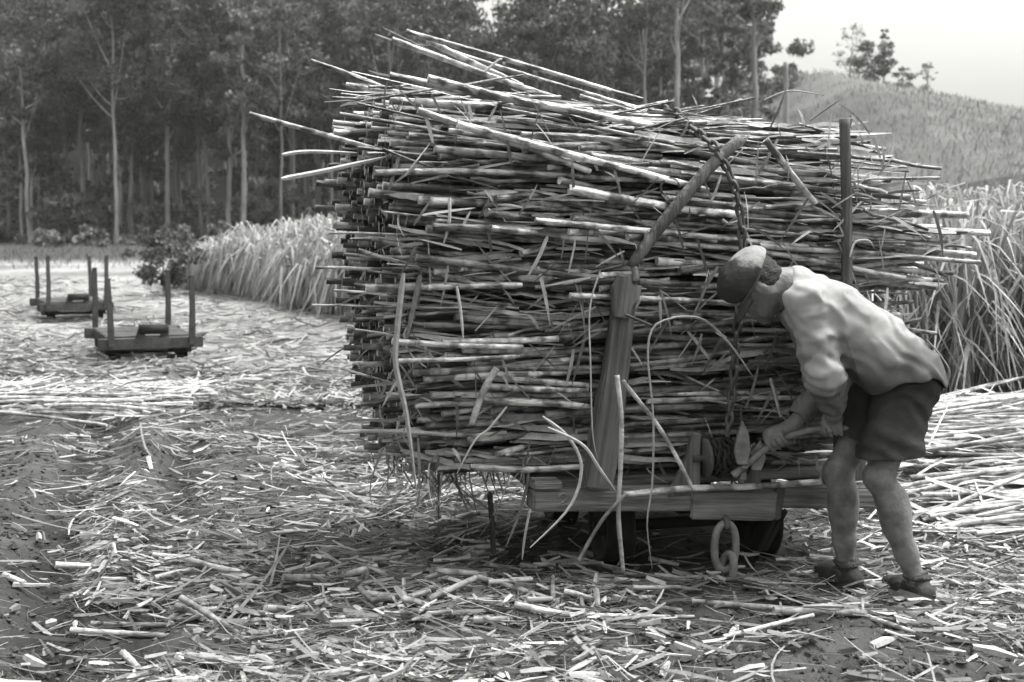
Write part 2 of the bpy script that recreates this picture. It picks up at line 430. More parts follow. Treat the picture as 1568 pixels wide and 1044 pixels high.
for kz in range(rows):
    t = kz / (rows - 1)
    zr = Z0 + t * (1.90 - Z0)
    v0 = front_v(zr)
    for kv in range(34):
        vv = v0 + kv * DV + random.uniform(-.008, .008) + (random.uniform(-.05, .015) if kv == 0 else 0)
        if vv > 1.22: break
        if kv < 3 and random.random() < .20: continue              # gaps that show the dark inside
        uL = left_u(vv, zr) + random.gauss(0, .038) - (.12 if random.random() < .03 else 0)
        uR = right_u(vv, zr) + max(-.09, min(.06, random.gauss(0, .05)))
        k = random.randrange(30); L = CV[k][0]
        q = random.random()
        if kv <= 3:
            u0 = uL if q < .42 else (uR - L if q < .70 else random.uniform(uL, max(uL, uR - L)))
            if q < .42 and random.random() < .65: u0 += random.uniform(0, .75)
        else:
            u0 = uL if q < .78 else uR - L
        u0 = max(u0, uL); u1 = u0 + L
        if u1 > uR + .12:                                           # choose a stalk short enough
            k = random.choice([j for j in range(30) if CV[j][0] < max(1.05, uR - u0 + .14)]); L = CV[k][0]
            u1 = u0 + L
            if u1 > uR + .05: u0 -= (u1 - uR); u1 = u0 + L
        f = lambda u: Z0 + t * (top_z(u) - .035 - Z0)
        uc = (u0 + u1) / 2
        flow = float(fbm(np.array([uc * 1.3 + 3]), np.array([zr * 3.2]), np.array([vv * 1.5]), 2, 13)[0] - .5)      # bundles settle at slightly different slopes
        tilt = (.16 * flow + random.gauss(0, .016)) * L + (random.gauss(0, .05) * L if random.random() < .12 else 0)
        yaw = random.gauss(.012, .018) * L
        if kv <= 2 and random.random() < .55: yaw = random.uniform(.04, .17); vv += yaw / 2 - .05                    # butts that stand out of the face
        za, zb = f(u0) + random.uniform(-.009, .009), f(u1) + random.uniform(-.009, .009)
        depth = min(kv, (rows - 1 - kz) * 1.1 + kv * .12)
        stalks.append((depth + random.uniform(0, .6) - .5 * (q < .42), k, (u0, vv - yaw / 2, max(za - tilt / 2, .44)), (u1, vv + yaw / 2, max(zb + tilt / 2, .44)), kz, kv))
        # where a short stalk leaves the front open on either side, a second one continues it
        if kv <= 1:
            for (lo_, hi_) in ((uL, u0 - .03), (u1 + .03, uR)):
                if hi_ - lo_ > .75 and random.random() < .8:
                    kk = min(range(30), key=lambda j: abs(CV[j][0] - (hi_ - lo_)) + random.uniform(0, .15)); L2 = CV[kk][0]
                    a0 = hi_ - L2 if lo_ == uL else lo_
                    a0 = max(a0, uL - .08); a1 = min(a0 + L2, uR + .03); a0 = a1 - L2
                    stalks.append((depth + random.uniform(0, .6), kk, (a0, vv, f(a0)), (a1, vv + random.gauss(0, .01), f(a1)), kz, kv))
stalks.sort(key=lambda s: s[0])
BIG = 212
ORDS = ('first second third fourth fifth sixth seventh eighth ninth tenth eleventh twelfth thirteenth fourteenth fifteenth sixteenth seventeenth eighteenth nineteenth').split()
TENS = 'twentieth thirtieth fortieth fiftieth sixtieth seventieth eightieth ninetieth'.split()
def ordinal(n):                             # 1 -> first
    h = ('two-hundred-and-' if n > 200 else 'hundred-and-' if n > 100 else '')
    m = n % 100
    if m == 0: return 'two-hundredth' if n == 200 else 'hundredth'
    if m < 20: return h + ORDS[m - 1]
    t, u_ = divmod(m, 10)
    return h + (TENS[t - 2] if u_ == 0 else TENS[t - 2][:-4] + 'y-' + ORDS[u_ - 1])
ZONES = [(-1.10, 'starting at the left end of the stack'), (-.80, 'starting just inside the left end of the stack'), (-.40, 'starting in the stack before the wooden stake'), (9, 'starting in the stack right of the wooden stake')]
zones = [[] for _ in range(5)]
for s in stalks[:BIG]:
    d_, k, a, b, kz, kv = s
    o = put_cane(CV[k][1], tp(*a), tp(*b), 'stacked_cane')
    zi = 4 if (kz >= rows - 3 and kv > 2) else next(j for j, (lim, _) in enumerate(ZONES) if a[0] < lim)
    zones[zi].append((a[2], a[1], k // 10, o))
for zi, lst in enumerate(zones):
    lst.sort(key=lambda t: -t[0] if zi < 4 else t[1])
    for n_, (z_, v_, sh_, o) in enumerate(lst):
        tone_ = ('dark', 'grey', 'pale')[sh_]
        if zi < 4: tag(o, f'{tone_} cane {ZONES[zi][1]}, {ordinal(n_ + 1)} from the top', 'cane stalk', f'stacked canes {ZONES[zi][1]}')
        else: tag(o, f'{tone_} cane lying on top of the stack, {ordinal(n_ + 1)} back from the front', 'cane stalk', 'canes on top of the stack')
# short stalks pushed in at an angle, their cut butts standing out of the front face
butts = []
for k in range(78):
    j = random.choice([8, 9, 18, 19, 28, 29, 28, 29]); L = CV[j][0]; u0 = random.uniform(-1.22, .15) if random.random() < .8 else random.uniform(.1, .5)
    z_ = random.uniform(.55, 1.82); v0 = float(front_v(z_)) - random.uniform(.035, .085); al = random.gauss(-.02, .10); be = random.uniform(.10, .42)
    a = (u0, v0, z_); b = (u0 + L * math.cos(be), v0 + L * math.sin(be), z_ + L * al)
    if b[0] > right_u(0, z_) - .05: continue
    butts.append((z_, j // 10, put_cane(CV[j][1], tp(*a), tp(*b), 'stacked_cane')))
butts.sort(key=lambda t: -t[0])
for n_, (z_, sh_, o) in enumerate(butts): tag(o, f'{("dark", "grey", "pale")[sh_]} cane butt standing out of the face of the stack, {ordinal(n_ + 1)} from the top', 'cane stalk', 'butts standing out of the stack')
# the rest of the stack in one object
rest = stalks[BIG:]
S = 12
s_ = np.linspace(0, 1, S)[None, :, None]
A = np.array([tp(*s[2]) for s in rest]); B = np.array([tp(*s[3]) for s in rest])
c = A[:, None] * (1 - s_) + B[:, None] * s_
c = c + (rng.normal(0, .006, (len(rest), 1, 3)) * np.sin(s_ * 3.14159))
rr = rng.uniform(.0105, .0165, (len(rest), 1)) * (1 + .1 * (np.arange(S)[None] % 3 == 0))
tn = rng.choice([.08, .16, .34], (len(rest), 1)) * rng.uniform(.75, 1.25, (len(rest), S))
vv_, qq_, tt_, nn_ = tubes(c, rr, tn, 6, np.repeat(tn[:, :1] * .9 + .18, 2, 1))
tag(link('stacked_cane_load', np_mesh('stacked_cane_load', vv_, qq_, tt_, nn_, True), M['cane']), 'inner canes of the big stacked load on the truck', 'cane stack', kind='stuff')

# --- single canes and slivers that stand out from the stack
def special_cane(x0, y0, va, x1, y1, vb, r, label, base=.45, seed=0, name='stacked_cane', bend=.006):
    a, b = face(x0, y0, va), face(x1, y1, vb)
    me = cane_mesh(name, float(np.linalg.norm(b - a)), r * .82, 500 + seed, .014, base=base * .78); me.materials.append(M['cane'])
    return tag(put_cane(me, a, b, name, roll=0), label, 'cane stalk')
SP = [
 (382, 174, .55, 640, 246, .25, .012, 'long thin cane sticking far out to the left of the load', .5),
 (622, 48, .55, 985, 152, .35, .013, 'long cane along the very top of the load, its left tip highest', .48),
 (600, 62, .45, 850, 150, .30, .015, 'cane jutting up at the top left, just below the highest one', .42),
 (655, 62, .62, 800, 132, .4, .016, 'short thick cane tilted down to the right at the peak of the load', .46),
 (690, 80, .7, 1010, 176, .5, .013, 'cane resting slanted behind the peak of the load', .36),
 (596, 118, .10, 905, 172, .06, .018, 'bright thick cane at the top left corner of the load', .58),
 (530, 132, .75, 760, 160, .55, .017, 'pale cane reaching out over the top left end of the load', .55),
 (655, 122, .02, 1000, 196, .02, .019, 'bright cane slanting down along the top of the front face', .60),
 (700, 190, -.06, 1085, 292, -.05, .018, 'long bright cane crossing the upper front face, falling to the right', .60),
 (640, 168, -.04, 905, 262, -.05, .016, 'bright cane crossing the upper left of the front face, falling to the right', .55),
 (870, 292, -.06, 1130, 330, -.05, .022, 'broad bright split cane in the middle of the front face', .66),
 (1172, 214, -.06, 1248, 312, -.07, .017, 'short thick cane leaning aslant on the face, left of the upright pole', .40),
 (1285, 352, .1, 1516, 356, .1, .019, 'cane reaching out farthest to the right end of the load', .45),
 (1290, 322, .05, 1482, 330, .05, .022, 'pale thick cane near the far right tip of the load', .55),
 (1300, 372, .0, 1492, 392, .02, .020, 'cane at the lower right tip of the load above the man', .38),
 (1210, 395, .04, 1430, 372, .06, .018, 'cane crossing upward at the right end of the load', .35),
 (560, 440, -.02, 790, 436, -.03, .018, 'cane with cut end at the left corner, below mid height', .42),
 (655, 440, -.07, 800, 436, -.07, .013, 'short bright cane sticking out of a dark hole in the face', .66),
 (600, 524, -.07, 800, 532, -.06, .014, 'bare cane crossing the left corner of the face below mid height', .5),
 (610, 553, -.08, 795, 546, -.07, .011, 'thin bright sliver of cane lying across the left of the face', .6),
 (735, 576, .0, 900, 590, .0, .017, 'bright cane, upper of three low on the face', .62),
 (745, 592, .0, 900, 598, .0, .016, 'bright cane, middle of three low on the face', .62),
 (740, 612, .0, 905, 622, .0, .018, 'bright cane, lowest of three low on the face', .66),
 (720, 718, -.02, 905, 716, -.02, .016, 'pale cane along the bottom of the load above the beam end', .5),
]
for n_, sp in enumerate(SP):
    special_cane(*sp[:8], base=sp[8], seed=n_)
STRIPS = [  # polyline in the photograph, offset from the face, width, tone, name, label
 ([(430, 238), (470, 232), (545, 236)], .3, .022, .6, 'split_cane_sliver', 'upper pale split sliver poking out left of the load'),
 ([(430, 275), (500, 260), (600, 238)], .15, .026, .62, 'split_cane_sliver', 'lower pale split sliver poking out left of the load'),
 ([(612, 232), (604, 262), (596, 292)], -.03, .020, .3, 'cane_leaf_strip', 'upright dark strip at the upper left corner of the load'),
 ([(618, 415), (612, 500), (608, 560), (622, 640), (640, 750)], -.10, .030, .40, 'cane_leaf_strip', 'long leaf strip hanging down the left corner of the load'),
 ([(642, 420), (632, 470), (626, 520)], -.05, .026, .26, 'cane_leaf_strip', 'dull leaf strip hanging beside the long one at the left corner'),
 ([(700, 440), (704, 480), (712, 520)], -.09, .016, .62, 'split_cane_sliver', 'small bright upright sliver beside the dark hole'),
 ([(690, 300), (685, 340), (676, 375)], -.07, .018, .55, 'split_cane_sliver', 'bright upright sliver on the upper left of the face'),
 ([(757, 560), (740, 600), (722, 648)], -.08, .036, .45, 'broken_cane_piece', 'short broken cane piece hanging aslant low on the face'),
 ([(775, 625), (750, 655), (730, 675), (700, 722)], -.10, .012, .5, 'cane_leaf_strip', 'thin kinked leaf hanging above the left end of the beam'),
 ([(838, 362), (825, 395), (808, 425)], -.09, .02, .5, 'split_cane_sliver', 'pale sliver slanting on the face left of the stake top'),
 ([(920, 412), (906, 470), (904, 560), (908, 660), (914, 700)], -.13, .009, .5, 'cane_leaf_strip', 'thin pale strip hanging straight down just left of the stake'),
 ([(830, 640), (868, 668), (890, 712), (872, 775), (810, 838)], -.16, .018, .55, 'cane_leaf_strip', 'pale curved leaf bowing over the left end of the beam'),
 ([(840, 655), (890, 680), (920, 715), (945, 752)], -.18, .018, .52, 'cane_leaf_strip', 'pale curved leaf drooping onto the beam below the stake'),
 ([(945, 575), (950, 640), (952, 720), (950, 790), (957, 874)], -.17, .026, .42, 'hanging_cane_stalk', 'dry stalk hanging down in front of the beam to the ground'),
 ([(952, 584), (1005, 650), (1035, 695), (1062, 745)], -.13, .024, .5, 'hanging_cane_stalk', 'dry stalk slanting from the stake down to the winch'),
 ([(1040, 482), (1005, 500), (993, 540), (1000, 640), (999, 740), (990, 800), (1000, 870)], -.15, .012, .42, 'cane_leaf_strip', 'bent leaf arching over and hanging past the beam right of the stake'),
 ([(1028, 484), (1075, 490), (1118, 525), (1152, 580)], -.12, .014, .48, 'cane_leaf_strip', 'dry leaf arching down to the right of the stake'),
 ([(958, 756), (925, 795), (886, 860)], -.17, .020, .42, 'hanging_cane_stalk', 'short stalk propped aslant under the beam below the stake'),
 ([(813, 780), (806, 820), (800, 858)], -.1, .014, .42, 'cane_leaf_strip', 'short upright strip below the left end of the beam'),
 ([(1178, 578), (1186, 605), (1194, 640)], -.10, .022, .6, 'split_cane_sliver', 'short bright sliver by the forearm of the man'),
 ([(1105, 335), (1120, 345), (1142, 330)], -.08, .016, .5, 'split_cane_sliver', 'pale sliver beside the chain at mid face'),
 ([(1300, 395), (1312, 372), (1330, 365), (1338, 380)], -.10, .012, .5, 'cane_leaf_strip', 'small curled leaf over the back of the man'),
 ([(1418, 520), (1440, 545), (1452, 572), (1446, 600)], .1, .012, .35, 'cane_leaf_strip', 'thin bowed leaf behind the back of the man'),
 ([(1170, 152), (1203, 140), (1235, 142), (1262, 147)], .3, .010, .4, 'cane_leaf_strip', 'thin leaf standing up from the top right of the load'),
 ([(740, 112), (765, 92), (770, 90)], .3, .014, .5, 'split_cane_sliver', 'short sliver crossing the peak of the load'),
 ([(586, 40), (640, 68), (700, 96)], .6, .008, .3, 'cane_leaf_strip', 'thin dark straw sticking up from the peak of the load'),
 ([(575, 55), (620, 66), (660, 72)], .55, .010, .4, 'cane_leaf_strip', 'pale straw poking left from the peak of the load'),
]
for pts, off, w, tn_, nm, lab in STRIPS:
    P3 = [face(x, y, off) for x, y in pts]
    if nm in ('hanging_cane_stalk', 'broken_cane_piece'):
        me = sweep([p_ + rng.normal(0, .006, 3) for p_ in P3], [w * .40, w * .36, w * .40, w * .34, w * .38, w * .30], 8, 30, nm, tn_ * .8); mt = M['heap']
    else:
        me = strip([p_ + rng.normal(0, .004, 3) for p_ in P3], w * .75, nm, tn_ * .85, n=-V + .3 * Z); mt = M['litter']
    tag(link(nm, me, mt), lab, 'cane leaf' if 'leaf' in nm else 'cane piece')

# --- trash hanging in the face and at the ends of the stack: leaf shreds nobody could count
N = 560
uu = rng.uniform(-1.32, .95, N); zz = rng.uniform(.45, 1.9, N)
endm = rng.random(N) < .35
base_ = []
for k in range(N):
    if endm[k]: vv = rng.uniform(0, 1.0); p = tp(left_u(vv, zz[k]) + .02, vv, zz[k])
    else: p = tp(min(uu[k], right_u(0, zz[k])), front_v(zz[k]) - .04, zz[k])
    base_.append(p)
base_ = np.array(base_)
outd = np.where(endm[:, None], -U[None] * .8 - V[None] * .2, -V[None])
th_ = rng.uniform(0, 6.28, N); Ln = rng.uniform(.05, .22, N)
along = np.where(endm[:, None], V[None], U[None]) * np.cos(th_)[:, None] + Z[None] * np.sin(th_)[:, None]
s3 = np.linspace(0, 1, 5)[None, :, None]
c = base_[:, None] + outd[:, None] * (.03 + .02 * np.sin(s3 * 3.14) * rng.uniform(0, 1, (N, 1, 1))) + along[:, None] * s3 * Ln[:, None, None]
c[..., 2] -= (s3[..., 0] ** 2) * rng.uniform(0, .03, (N, 1))
wd = (rng.uniform(.002, .007, N))[:, None, None] * np.array([.7, 1, 1, .8, .2])[None, :, None]
sd = unit(np.cross(np.gradient(c, axis=1), outd[:, None] + rng.normal(0, .4, (N, 1, 3)))) * wd
v_, q_, t_ = ribbons(c, sd, rng.choice([.12, .2, .3, .5], N))
tag(link('cane_trash_shreds', np_mesh('cane_trash_shreds', v_, q_, None, t_), M['litter']), 'dry leaf shreds caught in the stacked load', 'leaf shreds', kind='stuff')

# papery sheaths and thin broken stalks lying among the canes of the face and top
def face_spot(n, top):
    u_ = rng.uniform(-1.3, .85, n); z_ = rng.uniform(.5, 1.85, n); v_ = np.array([front_v(z) for z in z_]) - rng.uniform(-.01, .045, n)
    z_ = np.where(top, top_z(u_) + rng.uniform(-.005, .03, n), z_); v_ = np.where(top, rng.uniform(.1, 1.1, n), v_)
    u_ = np.minimum(u_, right_u(0, z_) - .1)
    return u_, v_, z_
def tilted(n, sd): 
    a = rng.normal(-.03, sd, n); b = rng.normal(0, .05, n); return U[None] * (np.cos(a) * np.cos(b))[:, None] + Z[None] * np.sin(a)[:, None] + V[None] * np.sin(b)[:, None]
n = 520; top = rng.random(n) < .35
u_, v_, z_ = face_spot(n, top); d = tilted(n, .10); L = rng.uniform(.10, .50, n)
t = np.linspace(-.5, .5, 6)[None, :, None]
c = np.array([tp(a, b, c_) for a, b, c_ in zip(u_, v_, z_)])[:, None] + d[:, None] * t * L[:, None, None] + rng.normal(0, .003, (n, 6, 3))
nrm = np.where(top[:, None], Z[None], -V[None] * .75 + Z[None] * .65) + rng.normal(0, .3, (n, 3))
sd = unit(np.cross(d, nrm))[:, None] * (rng.uniform(.004, .014, n)[:, None, None] * np.array([.5, .9, 1, 1, .85, .3])[None, :, None]) * rng.uniform(.8, 1.2, (n, 6, 1))
v1, q1, t1 = ribbons(c, sd, rng.choice([.2, .32, .45, .55], n))
tag(link('loose_sheaths', np_mesh('loose_sheaths', v1, q1, None, t1), M['litter']), 'papery split sheaths lying among the stacked canes', 'leaf sheaths', kind='stuff')
n = 300; top = rng.random(n) < .3
u_, v_, z_ = face_spot(n, top); d = tilted(n, .16); L = rng.uniform(.15, .8, n)
t = np.linspace(-.5, .5, 7)[None, :, None]
c = np.array([tp(a, b, c_) for a, b, c_ in zip(u_, v_, z_)])[:, None] + d[:, None] * t * L[:, None, None] + np.cumsum(rng.normal(0, .004, (n, 7, 3)), 1)
v1, q1, t3, t1 = tubes(c, rng.uniform(.004, .010, (n, 1)) * np.ones((1, 7)), rng.choice([.14, .25, .4], (n, 1)) * np.ones((1, 7)), 6)
tag(link('broken_stalks', np_mesh('broken_stalks', v1, q1, t3, t1, True), M['cane']), 'thin broken stalks lying among the stacked canes', 'broken stalks', kind='stuff')

# leaves trailing from the underside and left end of the overhanging load
n = 150; u_ = np.where(rng.random(n) < .7, rng.uniform(-1.25, -.80, n), rng.uniform(-.8, .5, n)); v_ = rng.uniform(-.02, .9, n); z_ = np.where(rng.random(n) < .75, .48, rng.uniform(.5, 1.3, n))
u_ = np.where(z_ > .49, np.array([left_u(b, c_) for b, c_ in zip(v_, z_)]), u_)
L = .06 + .30 * rng.random(n) ** 2; t = np.linspace(0, 1, 6)[None, :, None]; sway = rng.normal(0, .6, (n, 3)); sway[:, 2] = 0
c = np.array([tp(*p_) for p_ in zip(u_, v_, z_)])[:, None] + (sway[:, None] * t ** 1.5 - Z[None, None] * t) * L[:, None, None] - np.where(z_ > .49, 1, 0)[:, None, None] * U * .12 * np.sin(t * 2)
c[..., 2] = np.maximum(c[..., 2], .02)
sd = unit(np.cross(np.gradient(c, axis=1), rng.normal(0, 1, (n, 1, 3)))) * rng.uniform(.002, .007, n)[:, None, None] * np.array([.8, 1, 1, .9, .7, .2])[None, :, None]
v1, q1, t1 = ribbons(c, sd, rng.choice([.12, .2, .32, .45], n))
tag(link('trailing_leaves', np_mesh('trailing_leaves', v1, q1, None, t1), M['litter']), 'dry leaves trailing from the underside of the load', 'leaf shreds', kind='stuff')

# ------------------------------------------------------------------ the trucks
def wheel_part(parent, p, ax, r=.15):
    w = link('wheel', lathe_mesh('wheel', [(-.05, .0), (-.05, .035), (-.02, .04), (-.015, r * .72), (-.05, r * .78), (-.05, r), (.045, r), (.045, r + .025), (.06, r + .025), (.06, r * .78), (.015, r * .72), (.02, .04), (.05, .035), (.05, 0)], 22), M['black_iron'], parent)
    s = np.cross(Z, ax); put(w, (ax, s, Z), p); return w
def board_between(name, a, b, h, th, mat, parent, seed, nrm, cuts=6, rough=.004, upv=Z):
    """a squared timber from a to b (centre line), h high, th thick"""
    a = np.asarray(a, float); b = np.asarray(b, float); d = unit(b - a)
    me = box_mesh(name, float(np.linalg.norm(b - a)), th, h, .007, cuts, rough, seed)
    o = link(name, me, mat, parent); n = unit(nrm - d * (np.asarray(nrm) @ d)); z = np.cross(d, n)
    if z @ upv < 0: n = -n; z = -z
    return put(o, (d, n, z), (a + b) / 2)

truck = tag(empty('cane_truck'), 'loaded narrow wooden cane truck with end beam, stakes and chain winch', 'truck')
# end beam, its iron strap plate and the two butted lengths
board_between('end_beam', tp(-.795, .04, .376), tp(.225, .04, .325), .088, .11, M['wood'], truck, 1, V)
board_between('beam_plate', tp(-.145, -.021, .328), tp(.222, -.021, .303), .120, .012, M['wood'], truck, 2, V, 3, .003)
board_between('end_beam', tp(.238, .075, .325), tp(.80, .075, .295), .088, .10, M['wood'], truck, 3, V)
board_between('beam_block', tp(-.80, .02, .437), tp(-.68, .02, .433), .036, .10, M['wood'], truck, 4, V, 1)
board_between('strap', tp(.222, -.005, .245), tp(.245, -.005, .385), .05, .03, M['iron'], truck, 5, V, 1, .001, upv=U)
for u_ in (-.62, .55):
    board_between('side_beam', tp(u_, .10, .345), tp(u_, 1.45, .345), .09, .09, M['wood'], truck, 6, U)
board_between('end_beam', tp(-.8, 1.5, .37), tp(.78, 1.5, .32), .088, .10, M['wood'], truck, 7, V)
for k in range(7):
    v_ = .17 + k * .19
    board_between('deck_board', tp(-.78, v_, .412), tp(.76, v_, .40), .03, .17, M['wood'], truck, 10 + k, V)
for v_ in (.36, 1.15):
    put(link('axle', lathe_mesh('axle', [(-.40, 0), (-.40, .025), (.40, .025), (.40, 0)], 12), M['black_iron'], truck), (U, V, Z), tp(-.03, v_, .165))
    for u_ in (-.36, .30):
        wheel_part(truck, tp(u_, v_, .165), U)
        board_between('axle_box', tp(u_, v_ - .07, .27), tp(u_, v_ + .07, .27), .16, .10, M['black_iron'], truck, 20, U, 1, .003)
for q in range(2):   # brake hanger irons seen through under the beam
    board_between('hanger', tp(.27 + q * .03, .05, .27), tp(.22 + q * .02, .12, .08), .03, .014, M['black_iron'], truck, 25, V, 1, .002, upv=U)
for x0, x1, y0, y1 in ((750, 756, 752, 850),):
    board_between('hanger', face(x0, y0, .05), face(x1, y1, .05), .022, .014, M['black_iron'], truck, 26, V, 1, .002, upv=U)
# left stake: a tapered plank with notch, iron clamp and the tipped extension pole
def stake_mesh(name, L, wb, wt, th, seed):
    bm = bmesh.new(); prof = [(0, wb, 0), (.25, wb * .98, .004), (.5, (wb + wt) / 2, .008), (.75, wt * 1.04, .004), (1, wt, 0)]
    rings = []
    for t, w, s in prof:
        rings.append([bm.verts.new((x * w / 2 + s, y * th / 2, t * L)) for x, y in ((-1, -1), (1, -1), (1, 1), (-1, 1))])
    for a, b in zip(rings, rings[1:]):
        for k in range(4): bm.faces.new((a[k], a[(k + 1) % 4], b[(k + 1) % 4], b[k]))
    bm.faces.new(rings[0][::-1]); bm.faces.new(rings[-1])
    bmesh.ops.bevel(bm, geom=[e for e in bm.edges if e.calc_length() > .1], offset=.008, segments=2, affect='EDGES')
    bmesh.ops.subdivide_edges(bm, edges=[e for e in bm.edges if e.calc_length() > .08], cuts=3, use_grid_fill=True)
    co = np.array([v.co for v in bm.verts])
    for v, dx in zip(bm.verts, (fbm(co[:, 0] * 9, co[:, 2] * 6, co[:, 1] * 9, 3, seed) - .5) * .012): v.co.x += dx; v.co.y += dx * .6
    me = bpy.data.meshes.new(name); bm.to_mesh(me); bm.free(); return me
def upright(o, a, b):
    d = unit(np.asarray(b) - np.asarray(a)); x = unit(U - d * (U @ d)); y = np.cross(d, x); return put(o, (x, y, d), a)
sa, sb = face(914, 748, -.055), face(959, 425, -.055)
st = link('stake', stake_mesh('stake', float(np.linalg.norm(sb - sa)), .118, .082, .06, 3), M['stake'], truck); upright(st, sa, sb)
ca, cb = face(952, 487, -.085), face(960, 418, -.085)
cl = link('stake_head', prism_mesh('stake_head', [(-.035, 0), (.028, 0), (.034, .05), (.058, .075), (.062, .13), (.022, .135), (.018, .165), (-.03, .165), (-.055, .115), (-.047, .055)], .035, .005), M['stake'], truck); upright(cl, ca, cb)
put(link('clamp_band', sweep([tp(-.462, -.115, 1.10), tp(-.40, -.118, 1.075), tp(-.352, -.115, 1.055)], [.006], 6, 8, 'clamp_band'), M['iron'], truck), (RT, [0, 1, 0], Z), (0, 0, 0))
ha, hb = face(974, 430, -.10), face(968, 402, -.095)
link('hinge_iron', sweep([ha, (ha + hb) / 2 + U * .004, hb], [.015, .014, .012], 8, 8, 'hinge_iron'), M['rust'], truck)
link('extension_pole', sweep([face(966, 408, -.09), face(1020, 335, -.09), face(1085, 258, -.09), face(1134, 212, -.08)], [.020, .025, .024, .022], 12, 20, 'extension_pole'), M['stake'], truck)
# right stake hidden behind the man, its upright extension pole
sa2, sb2 = tp(.53, -.055, .40), tp(.50, -.055, 1.20)
st2 = link('stake', stake_mesh('stake', .80, .118, .082, .06, 5), M['stake'], truck); upright(st2, sa2, sb2)
link('extension_pole', sweep([face(1297, 440, -.07), face(1296, 300, -.07), face(1293, 182, -.07)], [.023, .022, .0215], 12, 16, 'extension_pole'), M['stake'], truck)
for (cx, cy_, off) in ((1026, 287, -.06), (1312, 301, -.05)):
    cc_ = face(cx, cy_, off); a = np.linspace(0, 2 * math.pi, 22)[:-2]
    link('iron_loop', sweep([cc_ + U * .038 * math.cos(t) + Z * .036 * math.sin(t) for t in a], [.005], 6, 30, 'iron_loop'), M['iron'], truck)
# back stakes
for u_ in (-.53, .5):
    upright(link('stake', stake_mesh('stake', .85, .11, .08, .06, 8), M['stake'], truck), tp(u_, 1.54, .34), tp(u_, 1.54, 1.2))
# coupling link hanging from the beam
def link_mesh(name, L, w, r, K=8):
    a = np.linspace(0, 2 * math.pi, 29)[:-1]
    c = np.stack([np.sin(a) * (w / 2 - r), np.zeros_like(a), np.sign(np.cos(a)) * np.abs(np.cos(a)) ** .8 * (L / 2 - r)], -1)
    d = unit(np.roll(c, -1, 0) - np.roll(c, 1, 0)); y = np.array([0, 1.0, 0]); n = np.cross(d, y)
    b = np.arange(K) / K * 2 * math.pi
    v = c[:, None] + r * (np.cos(b)[None, :, None] * n[:, None] + np.sin(b)[None, :, None] * y)
    S = len(a); s = np.arange(S)[:, None]; k = np.arange(K)[None]
    q = np.stack([s * K + k, ((s + 1) % S) * K + k, ((s + 1) % S) * K + (k + 1) % K, s * K + (k + 1) % K], -1).reshape(-1, 4)
    return np_mesh(name, v.reshape(-1, 3), q, None, None, True)
l1 = link('coupling_link', link_mesh('coupling_link', .225, .125, .0165), M['rust'], truck); put(l1, (U, V, Z), tp(0, -.03, .150))
ax_ = unit(U * .35 - V * .8 + 0 * Z); l2 = link('coupling_link', link_mesh('coupling_link', .2, .10, .0165), M['rust'], truck)
zz_ = unit(U * .12 - V * .15 + Z); yy_ = unit(np.cross(zz_, ax_)); put(l2, (np.cross(yy_, zz_), yy_, zz_), tp(.005, -.035, -.005 + .045))
link('coupling_eye', sweep([tp(0, .0, .275), tp(0, -.035, .262), tp(0, -.045, .235), tp(0, -.01, .225)], [.014], 8, 14, 'coupling_eye'), M['iron'], truck)
# winch: brackets, drum, ratchet wheel, pawl
winch_z = .515
for u_, h_, w_ in ((-.135, .25, .11), (.13, .13, .10)):
    bk = link('winch_bracket', prism_mesh('winch_bracket', [(-w_, 0), (w_ * .25, 0), (w_ * .25, h_), (-w_ * .05, h_), (-w_ * .35, h_ * .55)], .028, .004), M['stake'], truck)
    put(bk, (U, V, Z), tp(u_, -.01, .365))
put(link('winch_drum', lathe_mesh('winch_drum', [(-.14, 0), (-.14, .014), (-.10, .014), (-.10, .078), (-.085, .078), (-.083, .048), (.03, .048), (.032, .078), (.045, .078), (.045, .014), (.15, .014), (.15, 0)], 18), M['iron'], truck), (U, V, Z), tp(0, -.03, winch_z))
# turns of chain on the drum
th = np.linspace(0, 2 * math.pi * 4, 60)
WOUND = [tp(-.075 + .10 * t / (8 * math.pi), -.03 + (.062 + .008 * math.sin(t * .7)) * math.cos(t), winch_z + (.062 + .008 * math.sin(t * .7)) * math.sin(t)) for t in th]
def chain(name, pts, L, w, r, mat):
    pts = np.asarray(pts); seg = np.linalg.norm(np.diff(pts, axis=0), axis=1); cum = np.concatenate([[0], np.cumsum(seg)])
    step = L - 2.4 * r; n = int(cum[-1] / step); base = link_mesh('l', L, w, r, 6)
    bv = np.array([v.co for v in base.vertices]); bq = np.array([list(p.vertices) for p in base.polygons]); bpy.data.meshes.remove(base)
    vs, qs = [], []
    for k in range(n):
        s = (k + .5) * step; p = np.array([np.interp(s, cum, pts[:, j]) for j in range(3)]); p2 = np.array([np.interp(s + .01, cum, pts[:, j]) for j in range(3)])
        d = unit(p2 - p); x = unit(np.cross(d, -V + .01 * Z)); y = np.cross(d, x)
        a = (math.pi / 4 if k % 2 else -math.pi / 4) + random.uniform(-.3, .3)
        x2 = x * math.cos(a) + y * math.sin(a); y2 = np.cross(d, x2)
        vs.append(p + bv[:, :1] * x2 + bv[:, 1:2] * y2 + bv[:, 2:] * d); qs.append(bq + k * len(bv))
    return link(name, np_mesh(name, np.concatenate(vs), np.concatenate(qs), None, None, True), mat)
link_ = chain('wound_chain', np.array(WOUND), .05, .032, .0075, M['black_iron']); link_.parent = truck   # (WOUND)
poly = []
for k in range(11):
    a = k / 11 * 2 * math.pi
    poly += [(.108 * math.cos(a), .108 * math.sin(a)), (.080 * math.cos(a + .12), .080 * math.sin(a + .12)), (.084 * math.cos(a + .42), .084 * math.sin(a + .42))]
gx = unit(U * .25 + V * .97)
